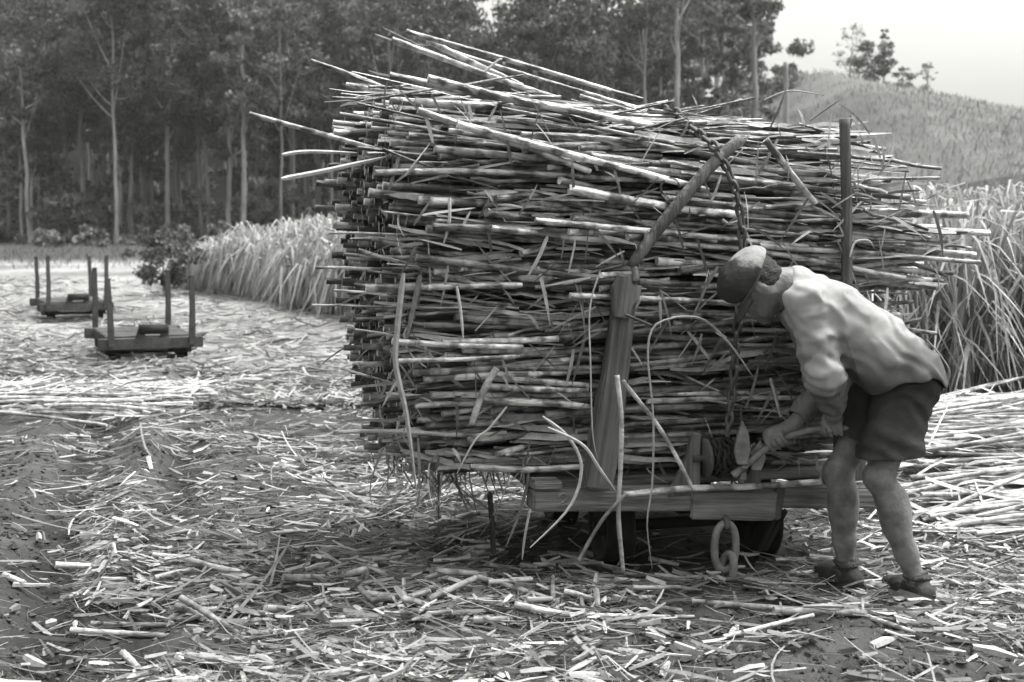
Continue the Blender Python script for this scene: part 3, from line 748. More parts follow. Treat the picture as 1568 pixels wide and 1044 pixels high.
rw = link('ratchet_wheel', prism_mesh('ratchet_wheel', poly, .024, .002), M['rust'], truck); put(rw, (gx, unit(np.cross(Z, gx)), Z), tp(.062, -.03, winch_z))
pw = link('pawl', prism_mesh('pawl', [(-.02, 0), (.02, 0), (.034, .06), (.024, .13), (-.002, .175), (-.022, .11), (-.032, .05)], .034, .004), M['rust'], truck); put(pw, (unit(U - .3 * V), unit(V + .3 * U), Z), tp(.03, -.11, .50))
pw = link('pawl', prism_mesh('pawl', [(-.02, 0), (.02, 0), (.038, .05), (.018, .12), (-.026, .07)], .034, .004), M['rust'], truck); put(pw, (unit(U - .3 * V), unit(V + .3 * U), Z), tp(.10, -.09, .47))
# chalked numeral on the end beam
two = [(-.013, .012), (-.008, .021), (.002, .024), (.011, .018), (.012, .008), (.004, -.004), (-.013, -.016), (-.002, -.017), (.016, -.016)]
p0 = face(862, 766, -.021)
link('numeral', strip([p0 + U * x * 1.35 + Z * y * 1.1 for x, y in two], .011, 'numeral', 1, 40, -V), M['chalk'], truck)
bpy.context.view_layer.update()

def adopt(child, parent):
    mw = child.matrix_world.copy(); child.parent = parent; child.matrix_parent_inverse = parent.matrix_world.inverted(); child.matrix_world = mw
kids = {c_.name.split('.')[0]: [] for c_ in truck.children}
for c_ in truck.children: kids[c_.name.split('.')[0]].append(c_)
for nm in ('stake_head', 'clamp_band', 'hinge_iron'): adopt(kids[nm][0], st)
ep = kids['extension_pole']; adopt(ep[0], st); adopt(ep[1], st2)
for lp, pl in zip(kids['iron_loop'], ep): adopt(lp, st if pl is ep[0] else st2)
adopt(kids['wound_chain'][0], kids['winch_drum'][0]); adopt(kids['ratchet_wheel'][0], kids['winch_drum'][0])
adopt(kids['numeral'][0], kids['end_beam'][0]); adopt(kids['beam_plate'][0], kids['end_beam'][0]); adopt(kids['coupling_eye'][0], kids['end_beam'][0])
bl = tp(0, .75, 0); truck.location = bl
for c_ in truck.children: c_.matrix_parent_inverse = Matrix.Translation(-Vector(bl))
bpy.context.view_layer.update()

# pole laid on the beam
me = sweep([face(955, 757, -.06), face(1050, 748, -.06), face(1150, 745, -.06), face(1256, 737, -.06)], [.0125, .0135, .0135, .0125], 10, 30, 'cane_stalk', .5)
tag(link('cane_stalk', me, M['cane']), 'straight pale cane lying along the top of the truck end beam', 'cane stalk')

# binding chain over the load, down to the winch: every link modelled, one thing
cp = [tp(-.18, 1.2, 1.85), face(1012, 165, .25), face(1035, 172, .14), face(1062, 196, .03), face(1088, 226, -.05), face(1108, 262, -.06), face(1122, 300, -.07), face(1128, 340, -.07),
      face(1130, 385, -.06), face(1130, 430, -.05), face(1124, 475, -.05), face(1119, 530, -.05), face(1115, 590, -.05), face(1110, 640, -.06), face(1106, 668, -.06)]
cp = cp[:4] + [p_ - V * .045 for p_ in cp[4:]]
tag(chain('binding_chain', cp, .066, .042, .0085, M['iron']), 'dark iron chain thrown over the load and drawn down to the winch', 'chain')

# --- empty trucks farther along the track
def empty_truck(label, loc, rz, seed, sh=.66):
    t = empty('cane_truck', loc, rz); tag(t, label, 'truck', 'empty trucks waiting on the track')
    X_, Y_ = np.array([1.0, 0, 0]), np.array([0, 1.0, 0])
    g = random.Random(seed)
    def bb(nm, a, b, h, th, mat, nrm, sd): return board_between(nm, np.array(a), np.array(b), h, th, mat, t, sd, nrm, 4, .004)
    for y_ in (0, 1.5): bb('end_beam', (-.52, y_, .215), (.52, y_, .215), .11, .12, M['far_wood'], Y_, seed)
    for x_ in (-.38, .38): bb('side_beam', (x_, .07, .225), (x_, 1.43, .215), .11, .09, M['far_wood'], X_, seed + 1)
    for k in range(6): bb('deck_board', (-.44, .16 + k * .22, .275), (.44, .16 + k * .22, .275), .024, .18, M['far_wood'], Y_, seed + k)
    for y_ in (.30, 1.15):
        a = link('axle', lathe_mesh('axle', [(-.38, 0), (-.38, .025), (.38, .025), (.38, 0)], 10), M['black_iron'], t); a.location = (0, y_, .11)
        for x_ in (-.34, .34):
            w = wheel_part(t, np.array([x_, y_, .115]), X_, .09)
            bb('axle_box', (x_, y_ - .12, .14), (x_, y_ + .12, .14), .10, .20, M['black_iron'], X_, seed)
    for x_ in (-.40, .40):
        for y_ in (.0, 1.5):
            s = link('stake', stake_mesh('stake', sh + g.uniform(-.05, .05), .062, .05, .05, seed), M['far_wood'], t)
            s.location = (x_, y_ + (-.08 if y_ == 0 else .08), .20); s.rotation_euler = (g.uniform(-.04, .04), g.uniform(-.04, .04), 0)
    for x_ in (-.1, .14):
        b = link('winch_bracket', prism_mesh('winch_bracket', [(-.06, 0), (.04, 0), (.04, .12), (.0, .14), (-.03, .1)], .03), M['far_wood'], t); b.location = (x_, -.02, .265)
    d = link('winch_drum', lathe_mesh('winch_drum', [(-.12, 0), (-.12, .05), (.16, .05), (.16, 0)], 12), M['black_iron'], t); d.location = (0, -.03, .36)
    return t
g1 = on_ground(232, 557); empty_truck('nearer of the two empty stake trucks behind on the left', (g1[0], g1[1], 0), R(23), 41, .70)
g2 = on_ground(118, 492); empty_truck('farther of the two empty stake trucks behind on the left', (g2[0], g2[1], 0), R(25), 52, .72)

# ------------------------------------------------------------------ heaps of cut cane on the ground
HV = []
for k in range(14):
    L = [1.9, 1.7, 1.5, 1.35, 1.2, 1.0, .8][k % 7]
    me = cane_mesh('cut_cane', L, rng.uniform(.008, .0135), 300 + k, bend=rng.uniform(.012, .035), base=[.36, .54][k // 7]); me.materials.append(M['heap']); HV.append((L, me))
hn = 0
heap_objs = []
for k in range(300):
    yy = rng.uniform(5.75, 9.3)
    edge = 1.78 + (yy - 5.6) * .19 + rng.normal(0, .10)
    L, me = HV[rng.integers(14)]
    hgt = .30 * math.exp(-((yy - 7.9) / 1.35) ** 2) * (1 - .45 * rng.random() ** 2) + .03
    x0 = edge + (rng.uniform(0, 1.3) if rng.random() < .6 else rng.uniform(0, .25))
    if x0 > 784 and False: break
    yaw = rng.normal(.13, .15); pit = rng.normal(.03, .06)
    gz = float(near_h(np.array([x0]), np.array([yy]))[0])
    a = np.array([x0, yy, gz + hgt]); b = a + L * np.array([math.cos(yaw) * math.cos(pit), math.sin(yaw), math.sin(pit)])
    b[2] = max(b[2], .02)
    if px_of(a)[0] > 1585: continue
    o = put_cane(me, a, b, 'cut_cane'); heap_objs.append((yy, o))
heap_objs.sort(key=lambda t: t[0])
for n_, (_, o) in enumerate(heap_objs): tag(o, f'pale cut cane in the heap right of the man, {ordinal(n_ + 1)} back from its near edge', 'cane stalk', 'canes in the heap on the right')
row_objs = []
RV = []
for k in range(7):
    L = [1.9, 1.7, 1.5, 1.35, 1.2, 1.0, .8][k]
    me = cane_mesh('cut_cane', L, rng.uniform(.012, .016), 350 + k, bend=rng.uniform(.01, .03), base=.46); me.materials.append(M['heap']); RV.append((L, me))
for k in range(40):
    yy = rng.uniform(9.4, 11.6); L, me = RV[rng.integers(7)]
    x0 = -4.3 + rng.normal(0, .25) + (rng.uniform(0, .9)); yaw = rng.normal(.0, .2)
    a = np.array([x0, yy, .03 + .12 * math.exp(-((yy - 10.2) / .7) ** 2) * rng.uniform(.3, 1)]); b = a + L * np.array([math.cos(yaw), math.sin(yaw), rng.normal(0, .012)])
    sh_ = b[0] + 2.6 - abs(rng.normal(0, .3)) + .2
    if sh_ > 0: a[0] -= sh_; b[0] -= sh_
    row_objs.append((yy, put_cane(me, a, b, 'cut_cane')))
row_objs.sort(key=lambda t: t[0])
for n_, (_, o) in enumerate(row_objs): tag(o, f'cut cane in the low row before the empty trucks, {ordinal(n_ + 1)} back from its near edge', 'cane stalk', 'canes in the low row on the left')

# ------------------------------------------------------------------ litter
def in_poly(x, y, poly):
    ins = np.zeros(np.shape(x), bool); n = len(poly)
    for k in range(n):
        (x1, y1), (x2, y2) = poly[k], poly[(k + 1) % n]
        ins ^= ((y1 > y) != (y2 > y)) & (x < (x2 - x1) * (y - y1) / (y2 - y1 + 1e-9) + x1)
    return ins
BARE = [[(-200, 636), (95, 640), (150, 740), (120, 860), (150, 1100), (-200, 1100)],
        [(150, 642), (235, 670), (300, 740), (350, 800), (300, 830), (225, 760), (160, 690)],
        [(1020, 950), (1230, 925), (1330, 965), (1568, 1000), (1700, 1100), (900, 1100)],
        [(560, 950), (780, 962), (830, 985), (620, 990)],
        [(360, 745), (480, 790), (640, 800), (620, 830), (470, 850), (330, 820)]]
DENSE = [[(330, 880), (520, 850), (700, 870), (1060, 880), (1050, 950), (700, 970), (420, 960), (120, 930), (120, 880)],
         [(400, 690), (560, 690), (640, 740), (560, 780), (420, 740)], [(-100, 520), (260, 540), (240, 630), (-100, 640)], [(80, 760), (420, 830), (420, 960), (160, 900)],
         [(1230, 800), (1600, 780), (1600, 930), (1250, 900)]]
def density(x, y):
    p = np.stack([x, y, np.zeros_like(x)], -1); px, py = px_of(p)
    jx = (fbm(x * 5, y * 5, None, 2, 71) - .5) * 90
    d = .55 + .9 * (fbm(x * 1.6, y * 1.6, None, 3, 61) - .5) * 2
    for k_, q in enumerate(BARE): d = np.where(in_poly(px + jx, py + jx * .4, q), d * (.2 if k_ < 2 else .4), d)
    for q in DENSE: d = np.where(in_poly(px + jx, py + jx * .4, q), d + .7, d)
    q = p - ORG; u_ = q @ U; v_ = q @ V
    d = np.where((u_ > -.8) & (u_ < .7) & (v_ > .1) & (v_ < 1.6), d * .25, d)
    return np.clip(d, 0.02, 1.6) / 1.6
def scatter(n, y0, y1, spread=.62, power=1.0):
    y = y0 + (y1 - y0) * rng.random(n * 3) ** power
    x = rng.uniform(-1, 1, n * 3) * (y * spread + .6)
    keep = rng.random(n * 3) < density(x, y)
    return x[keep][:n], y[keep][:n]
def litter(name, n, y0, y1, Lr, Wr, tones, lift, label, cat, power=1.5, curl=.25, ridge=False, S=4):
    x, y = scatter(n, y0, y1, .62, power); n = len(x)
    L = rng.uniform(*Lr, n); w = rng.uniform(*Wr, n)
    ang = np.where(rng.random(n) < .35, rng.normal(0, .5, n), rng.uniform(-3.14, 3.14, n))
    d = np.stack([np.cos(ang), np.sin(ang), np.zeros(n)], -1); s = np.stack([-np.sin(ang), np.cos(ang), np.zeros(n)], -1)
    t = np.linspace(-.5, .5, S)[None, :, None]
    rag = rng.uniform(.55, 1.15, (n, S, 1))
    c = np.stack([x, y, np.zeros(n)], -1)[:, None] + d[:, None] * t * L[:, None, None] + s[:, None] * (t ** 2 - .08) * (L * rng.normal(0, curl, n))[:, None, None]
    zoff = rng.uniform(.004, lift, n)[:, None] + (t[..., 0] * rng.normal(0, .16, (n, 1)) + (t[..., 0] ** 2) * rng.normal(.05, .12, (n, 1))) * L[:, None]
    e0, e1 = near_h(c[:, 0, 0], c[:, 0, 1]), near_h(c[:, -1, 0], c[:, -1, 1]); mid = near_h(x, y)       # each piece spans its bumps straight
    am = (e0 + e1) / 2; lin = np.maximum(am, mid)[:, None] + (e1 - e0)[:, None] * t[..., 0] * .55
    c[..., 2] = lin + np.maximum(zoff, .004)
    roll = rng.normal(0, .65, n)
    sd = (s * np.cos(roll)[:, None] + np.array([[0, 0, 1.0]]) * np.sin(roll)[:, None])[:, None] * (w[:, None, None] * .5 * np.interp(np.linspace(0, 1, S), [0, .2, .8, 1], [.85, 1, 1, .6])[None, :, None]) * rag
    tn = rng.choice(tones, n) * rng.uniform(.8, 1.2, n)
    if ridge:                                                             # split rind: arched across, so that it lies like half a tube
        up = unit(np.cross(sd, np.gradient(c, axis=1))); up = up * np.sign(up[..., 2:3] + 1e-6) * np.linalg.norm(sd, axis=-1, keepdims=True) * rng.uniform(.5, 1.0, (n, 1, 1))
        va, qa, ta = ribbons(c - sd * .5 + up * .5, sd * .5, tn); vb, qb, tb = ribbons(c + sd * .5 + up * .5, sd * .5, tn)
        va = va.reshape(n, S, 2, 3); vb = vb.reshape(n, S, 2, 3)
        va[:, :, 0] = c - sd; va[:, :, 1] = c + up; vb[:, :, 0] = c + up; vb[:, :, 1] = c + sd
        v_, q_, t_ = np.concatenate([va.reshape(-1, 3), vb.reshape(-1, 3)]), np.concatenate([qa, qb + n * S * 2]), np.concatenate([ta, tb])
    else: v_, q_, t_ = ribbons(c, sd, tn)
    return tag(link(name, np_mesh(name, v_, q_, None, t_), M['litter']), label, cat, kind='stuff')
litter('leaf_litter', 13000, 2.6, 14, (.06, .26), (.006, .019), [.11, .16, .23, .32], .045, 'dry cane leaves strewn over the cut field', 'leaf litter', 1.6, .12)
litter('straw_litter', 28000, 2.6, 10, (.04, .26), (.0018, .005), [.11, .16, .22, .32], .03, 'fine straw strewn over the near soil', 'straw', 1.6, .12, S=3)
litter('chip_litter', 9000, 2.6, 12, (.04, .15), (.012, .032), [.16, .26, .38, .50], .05, 'pale chips and broken leaf sheaths on the soil', 'chips', 1.5, .03, ridge=True, S=3)
litter('long_leaf_litter', 420, 2.8, 9, (.3, .85), (.006, .015), [.12, .2, .3, .42], .05, 'long dry cane leaves lying curled over the trash', 'leaf litter', 1.5, .5, S=9)
litter('far_leaf_litter', 26000, 10, 34, (.1, .42), (.01, .035), [.10, .18, .28, .36], .06, 'pale trash blanket over the far cut field', 'leaf litter', 1.9)

# trodden trash round the feet of the man
n = 420; ft = np.array([[1.30, 4.98], [1.56, 4.84]])[rng.integers(2, size=n)]; r_ = .07 + .26 * rng.random(n) ** .8; a = rng.uniform(0, 6.28, n)
x, y = ft[:, 0] + r_ * np.cos(a), ft[:, 1] + r_ * np.sin(a); a = rng.normal(0, .7, n); L = rng.uniform(.05, .28, n); t = np.linspace(-.5, .5, 3)[None, :, None]
c = np.stack([x, y, near_h(x, y) + rng.uniform(.008, .05, n)], -1)[:, None] + np.stack([np.cos(a), np.sin(a), rng.normal(0, .16, n)], -1)[:, None] * t * L[:, None, None]
sd = unit(np.stack([-np.sin(a), np.cos(a), rng.normal(0, .6, n)], -1))[:, None] * rng.uniform(.002, .010, n)[:, None, None] * np.array([.8, 1, .6])[None, :, None]
v_, q_, t_ = ribbons(c, sd, rng.choice([.1, .2, .34, .5], n))
tag(link('foot_litter', np_mesh('foot_litter', v_, q_, None, t_), M['litter']), 'trodden dry leaves round the boots of the man', 'leaf litter', kind='stuff')

# leaves and sheaths caught in the two cane heaps
n = 1500; left = rng.random(n) < .3
y = np.where(left, rng.uniform(9.3, 11.8, n), rng.uniform(5.7, 9.4, n)); x = np.where(left, rng.uniform(-5.2, -2.4, n), 1.75 + (y - 5.6) * .19 + rng.uniform(-.1, 2.6, n))
hz_ = np.where(left, .04 + .13 * np.exp(-((y - 10.2) / .7) ** 2), .05 + .30 * np.exp(-((y - 7.9) / 1.35) ** 2)) * rng.uniform(.7, 1.15, n)
a = rng.normal(.15, .6, n); L = rng.uniform(.1, .55, n); t = np.linspace(-.5, .5, 4)[None, :, None]
c = np.stack([x, y, near_h(x, y) + hz_], -1)[:, None] + np.stack([np.cos(a), np.sin(a), rng.normal(.05, .2, n)], -1)[:, None] * t * L[:, None, None]
c[..., 2] -= (t[..., 0] ** 2) * L[:, None] * rng.uniform(-.2, .5, (n, 1))
sd = unit(np.stack([-np.sin(a), np.cos(a), rng.normal(.2, .6, n)], -1))[:, None] * rng.uniform(.003, .011, n)[:, None, None] * np.array([.8, 1, .9, .4])[None, :, None]
v_, q_, t_ = ribbons(c, sd, rng.choice([.2, .34, .46, .58], n))
tag(link('heap_leaves', np_mesh('heap_leaves', v_, q_, None, t_), M['litter']), 'dry leaves caught in the heaps of cut cane', 'leaf litter', kind='stuff')

# soil clods
def clods(n):
    bv = np.array([(1, 0, 0), (-1, 0, 0), (0, 1, 0), (0, -1, 0), (0, 0, 1), (0, 0, -1)], float)
    bt = np.array([(0, 2, 4), (2, 1, 4), (1, 3, 4), (3, 0, 4), (2, 0, 5), (1, 2, 5), (3, 1, 5), (0, 3, 5)])
    y = 2.7 + 6 * rng.random(n) ** 1.4; x = rng.uniform(-.62, .62, n) * y * 1.0
    px, py = px_of(np.stack([x, y, 0 * x], -1))
    bare = np.zeros(n, bool)
    for q in BARE: bare |= in_poly(px, py, q)
    keep = bare | (rng.random(n) < .4); x, y = x[keep], y[keep]; n = len(x)
    r = .003 + .016 * rng.random(n) ** 2.2 * np.where(rng.random(n) < .05, 1.7, 1)
    v = (bv[None] + rng.normal(0, .25, (n, len(bv), 3))) * r[:, None, None] * np.array([1, 1, .7])
    v = v + np.stack([x, y, near_h(x, y) + r * .3], -1)[:, None]
    t = bt[None] + (np.arange(n) * len(bv))[:, None, None]
    return np_mesh('soil_clods', v.reshape(-1, 3), None, t.reshape(-1, 3), np.repeat(rng.uniform(.04, .10, n), len(bv)), False)
tag(link('soil_clods', clods(30000), M['soil']), 'crumbled clods of bare earth', 'soil clods', kind='stuff')

# cane offcuts lying about: each a thing
OV = []
for k in range(16):
    L = [.07, .10, .13, .17, .22, .28, .36, .48][k % 8]
    me = cane_mesh('cane_offcut', L, rng.uniform(.008, .0145), 700 + k, bend=.012, base=[.30, .46][k // 8], K=8); me.materials.append(M['heap']); OV.append((L, me))
def offcut(x, y, L, ang, label, group=None, k=None, pit=0.0, dz=.016):
    k = min(range(16), key=lambda j: abs(OV[j][0] - L) + .02 * rng.random()) if k is None else k
    Lk, me = OV[k]; z = float(near_h(np.array([x]), np.array([y]))[0]) + dz
    d = np.array([math.cos(ang) * math.cos(pit), math.sin(ang) * math.cos(pit), math.sin(pit)]) * Lk / 2; c = np.array([x, y, z + abs(d[2])])
    return tag(put_cane(me, c - d, c + d, 'cane_offcut'), label, 'cane offcut', group)
ONE = [(22, 892, .17, -.75, 'pale cane offcut on bare soil at the left edge of the field'), (292, 732, .17, -.5, 'short cane offcut alone beside the dark rut'),
       (175, 900, .10, -.1, 'stubby bright offcut left of the leaf pile in the foreground'), (405, 940, .22, -.6, 'thick offcut slanting in the left foreground'),
       (362, 930, .17, 1.75, 'split offcut standing aslant beside the thick slanting one'), (240, 950, .48, -.02, 'long bright offcut lying level in the left foreground'),
       (450, 825, .22, .35, 'bare offcut lying alone before the left overhang of the load'), (200, 1010, .17, -1.0, 'shredded offcut pointing down at the bottom left'),
       (470, 916, .48, .0, 'long pale offcut at the left end of the chip heap'), (560, 948, .13, -.2, 'fat offcut at the lower edge of the chip heap'),
       (990, 940, .28, -.5, 'curved offcut with bright cut end in front of the truck'), (960, 960, .48, -.06, 'straight offcut at the lower right of the chip heap'),
       (820, 905, .17, .7, 'offcut pointing up to the right on the chip heap'), (1360, 912, .28, -.7, 'broad split offcut between the two boots of the man'),
       (590, 1000, .10, -.4, 'short offcut with bright end in the bare patch at bottom centre')]
for x, y, L, a, lab in ONE:
    g = on_ground(x, y); offcut(g[0], g[1], L, a, lab)
xs_, ys_ = scatter(190, 3.0, 9.5, .55, 1.4)
regs = {}
for x, y in zip(xs_, ys_):
    px, py = px_of(np.array([x, y, 0]))
    if abs(px - 784) > 800 or py > 1044: continue
    reg = ('left of the ruts' if px < 200 else 'on the field left of the load' if px < 600 and py < 860 else 'in the left foreground' if px < 500 else
           'in front of the truck' if px < 1060 else 'around the feet of the man')
    regs.setdefault(reg, []).append((px, x, y))
for reg, lst in regs.items():
    for n_, (px, x, y) in enumerate(sorted(lst)):
        L = float(rng.choice([.07, .10, .13, .17, .22, .28, .36]))
        offcut(x, y, L, float(rng.normal(0, .7)), f'{"stubby" if L < .12 else "short" if L < .25 else "longish"} cane offcut {reg}, {ordinal(n_ + 1)} from the left', f'offcuts {reg}', pit=float(rng.normal(0, .12)))
# chips and short pieces thrown together in the pale heap before the truck
hx = []
while len(hx) < 34:
    px, py = rng.uniform(340, 1040), rng.uniform(868, 962)
    if abs((py - 915) / 48) ** 2 + abs((px - 690) / 380) ** 2 < 1: hx.append((px, py))
for n_, (px, py) in enumerate(sorted(hx)):
    g = on_ground(px, py); L = float(rng.choice([.07, .10, .13, .17, .22]))
    offcut(g[0], g[1], L, float(rng.normal(.1, .6)), f'pale cut piece in the chip heap before the truck, {ordinal(n_ + 1)} from the left', 'pieces in the chip heap', pit=float(rng.normal(0, .18)), dz=float(rng.uniform(.016, .06)))
# long canes lying flat near the man and truck
for n_, (x0, y0, x1, y1, r, base, lab) in enumerate([
    (1185, 944, 1505, 934, .015, .42, 'long straight cane lying on the ground before the boots of the man'),
    (1128, 878, 1420, 972, .010, .5, 'thin cane lying aslant from the coupling link to the lower right'),
    (870, 884, 1040, 882, .010, .5, 'cane lying level on the ground under the end beam'),
    (655, 868, 900, 872, .009, .32, 'dull bowed cane on the ground below the left of the truck'),
    (1190, 852, 1275, 845, .010, .45, 'thin cane behind the boots pointing at the truck'),
    (640, 845, 745, 800, .010, .3, 'dull cane leaning on the trash below the left overhang'),
    (500, 745, 620, 790, .012, .5, 'pale cane lying in the trash under the left overhang'),
    (420, 706, 560, 722, .014, .6, 'bright flattened cane in the field left of the load'),
    (1060, 930, 1290, 945, .012, .38, 'cane half sunk in the soil left of the long straight one')]):
    a, b = on_ground(x0, y0, .03), on_ground(x1, y1, .03)
    a[2] = near_h(a[0:1], a[1:2])[0] + r + .008; b[2] = near_h(b[0:1], b[1:2])[0] + r + .008
    me = cane_mesh('cane_stalk', float(np.linalg.norm(b - a)), r, 900 + n_, .01, base=base); me.materials.append(M['heap'])
    tag(put_cane(me, a, b, 'cut_cane', 0), lab, 'cane stalk')

# ------------------------------------------------------------------ standing cane
def blades(name, root, hgt, Ln, lean, wid, tones, label, S=7, droop=1.0, stemw=None):
    """arching leaves: each rises from its root and droops over"""
    n = len(root); a = rng.uniform(0, 6.28, n)
    a = np.where(rng.random(n) < .45, rng.normal(-1.9, .9, n), a)          # the outer leaves lean out towards the open field
    d = np.stack([np.cos(a), np.sin(a), 0 * a], -1)
    t = np.linspace(0, 1, S)[None, :]
    rise = hgt[:, None] * (1 - (1 - np.minimum(t / .55, 1)) ** 1.7) - droop * (np.maximum(t - .5, 0) ** 1.6) * Ln[:, None] * rng.uniform(.6, 2.2, (n, 1))
    outw = lean[:, None] * Ln[:, None] * t ** 1.6
    c = root[:, None] + d[:, None] * outw[..., None]; c[..., 2] += rise
    c[..., 2] = np.maximum(c[..., 2], root[:, None, 2] + .03)
    s = np.stack([-np.sin(a), np.cos(a), 0 * a], -1) + rng.normal(0, .35, (n, 3))
    sd = unit(s)[:, None] * wid[:, None, None] * .5 * np.interp(t[0], [0, .15, .6, 1], [.5, 1, .9, .12])[None, :, None]
    tn = rng.choice(tones, n)[:, None] * rng.uniform(.85, 1.15, (n, 1)) * np.ones((1, S))
    v_, q_, t_ = ribbons(c, sd, tn)
    return tag(link(name, np_mesh(name, v_, q_, None, t_), M['blade']), label, 'standing cane', kind='stuff')
# right: near face, then the field running back up the rise
n = 7000
y = 10.3 + rng.random(n) ** 1.8 * 5.5; x = rng.uniform(1.6, 8.0, n) + (y - 10) * .12
root = np.stack([x, y + .12 * np.sin(x * 5), ground_z(x, y)], -1)
h = rng.uniform(.5, 1.75, n) * np.interp(y, [10.2, 11.5, 16], [.92, 1.05, 1.12])
blades('standing_cane', root, h, rng.uniform(.8, 1.5, n), rng.uniform(.3, .95, n), rng.uniform(.018, .036, n), [.18, .27, .36, .46], 'tall arching leaves of the standing cane behind the man on the right')
n = 15000
y = 15 + rng.random(n) ** 1.4 * 32; x = rng.uniform(-.1, .80, n) * y + 1.0
keep = x > 1.2 + (y - 12) * .03; x, y = x[keep], y[keep]; n = len(x)
root = np.stack([x, y, ground_z(x, y)], -1)
blades('far_standing_cane', root, rng.uniform(.9, 1.9, n), rng.uniform(.8, 1.6, n), rng.uniform(.1, .5, n), rng.uniform(.04, .09, n), [.20, .27, .34, .42], 'standing cane field running back to the grassy hill', S=5)
# stems inside the near face
n = 420
x = rng.uniform(1.7, 7.5, n); y = rng.uniform(10.4, 12.5, n)
c = np.stack([x, y, near_h(x, y)], -1)[:, None] + np.linspace(0, 1, 4)[None, :, None] * np.stack([rng.normal(0, .18, n), rng.normal(0, .15, n), rng.uniform(.9, 1.4, n)], -1)[:, None]
v_, q_, t3_, t_ = tubes(c, np.full((n, 4), .014), np.repeat(rng.uniform(.08, .2, (n, 1)), 4, 1), 5)
tag(link('standing_cane_stems', np_mesh('standing_cane_stems', v_, q_, t3_, t_, True), M['blade']), 'stems of the standing cane behind its leaves', 'standing cane', kind='stuff')
# left block: a lower stand whose face runs obliquely back to the left
n = 17000
A_, B_ = np.array([-7.4, 29.3]), np.array([-2.0, 18.9])
s = rng.random(n); dep = rng.random(n) ** 1.6 * 9
nx = np.array([.72, .69])
xy = A_[None] * (1 - s[:, None] ** .9) + (B_ + np.array([.6, -1.2]))[None] * s[:, None] ** .9 + nx[None] * dep[:, None]
xy = xy + (np.stack([fbm(xy[:, 0] * 1.7, xy[:, 1] * 1.7, None, 2, 5), fbm(xy[:, 0] * 1.7 + 9, xy[:, 1] * 1.7, None, 2, 6)], -1) - .5) * 1.1
hh = (.75 + .5 * fbm(xy[:, 0] * 2.2, xy[:, 1] * 2.2, None, 2, 15)) * np.interp(s, [0, .06, .25, 1], [.6, 1.05, 1.3, 1.55]) * np.interp(dep, [0, .8, 3], [.80, 1.0, 1.08])
root = np.stack([xy[:, 0], xy[:, 1], ground_z(xy[:, 0], xy[:, 1])], -1)
blades('lodged_cane_block', root, hh * rng.uniform(.6, 1.08, n), rng.uniform(.6, 1.2, n), rng.uniform(.25, .85, n), rng.uniform(.025, .05, n), [.24, .31, .38, .46], 'rounded block of standing cane beyond the left end of the load', S=6, droop=1.5)

# ------------------------------------------------------------------ trees
def crown_arrays(g, rx, rz, n, leaf, clumps, squash=1.0):
    a = g.uniform(0, 6.28, clumps); cz = g.uniform(-1, 1, clumps); r = np.sqrt(1 - cz ** 2) * g.uniform(.25, 1, clumps) ** .6
    cc = np.stack([np.cos(a) * r * rx, np.sin(a) * r * rx, cz * rz], -1)
    size = g.uniform(.16, .36, clumps) * rx
    w = size ** 2; k = g.choice(clumps, n, p=w / w.sum())
    off = unit(g.normal(0, 1, (n, 3))) * (g.random(n) ** .45)[:, None] * size[k][:, None] * np.array([1, 1, .62 * squash])
    p = cc[k] + off
    d = unit(g.normal(0, 1, (n, 3)) + np.array([0, 0, -.5])); nn = unit(g.normal(0, 1, (n, 3)) + np.array([0, 0, .8])); s = unit(np.cross(d, nn))
    L = leaf * g.uniform(.6, 1.4, n)[:, None]
    v = np.stack([p - d * L, p + s * L * .42, p + d * L, p - s * L * .42], 1)
    tone = np.repeat(g.choice([.05, .07, .09, .12], n)[:, None] * (.75 + .5 * g.random(clumps)[k])[:, None], 4, 1)
    return v, tone, cc
def crown_mesh(name, seed, rx, rz, n, leaf, clumps):
    g = np.random.default_rng(seed); v, t, cc = crown_arrays(g, rx, rz, n, leaf, clumps)
    q = np.arange(n * 4).reshape(-1, 4)
    me = np_mesh(name, v.reshape(-1, 3), q, None, t.reshape(-1)); me.materials.append(M['leaf']); return me, cc
def trunk_mesh(name, seed, h, r, crown_cc=None, crown_z=0, limbs=6):
    g = np.random.default_rng(seed); S = 12; t = np.linspace(0, 1, S)
    c = np.stack([np.cumsum(g.normal(0, .012, S)) * h * .4, np.cumsum(g.normal(0, .012, S)) * h * .4, t * h], -1); c[:, :2] -= c[:1, :2]
    cs, rs = [c], [r * np.interp(t, [0, .04, .5, 1], [1.35, 1, .78, .3])]
    if crown_cc is not None:
        for k in range(min(limbs, len(crown_cc))):
            e = crown_cc[k] + np.array([0, 0, crown_z]); s0 = g.uniform(.5, .9); b = np.array([np.interp(s0, t, c[:, j]) for j in range(3)])
            if e[2] < b[2]: b = np.array([np.interp(max(.3, e[2] / h * .8), t, c[:, j]) for j in range(3)])
            u_ = np.linspace(0, 1, S)[:, None]; cs.append(b * (1 - u_) + e * u_ + np.array([0, 0, -.06 * h]) * u_ * (1 - u_)); rs.append(r * np.interp(u_[:, 0], [0, 1], [.42, .1]))
    v, q, t3, tn = tubes(np.array(cs), np.array(rs), np.ones((len(cs), S)), 8)
    me = np_mesh(name, v, q, t3, tn, True); me.materials.append(M['bark']); return me
TV = []
for k in range(9):
    h = [24, 28, 31, 26, 33, 22, 29, 19, 35][k]; rx = [4.2, 5.0, 5.5, 4.6, 5.8, 3.8, 5.2, 3.4, 6.0][k]; rz = h * [.22, .26, .24, .2, .27, .28, .22, .27, .25][k]
    cm, cc = crown_mesh('crown', 40 + k, rx, rz, 2600, .34, 26)
    TV.append((h, rz, cm, trunk_mesh('trunk', 60 + k, h * .9, .26 + .05 * (k % 4), cc, h - rz * .95, 7)))
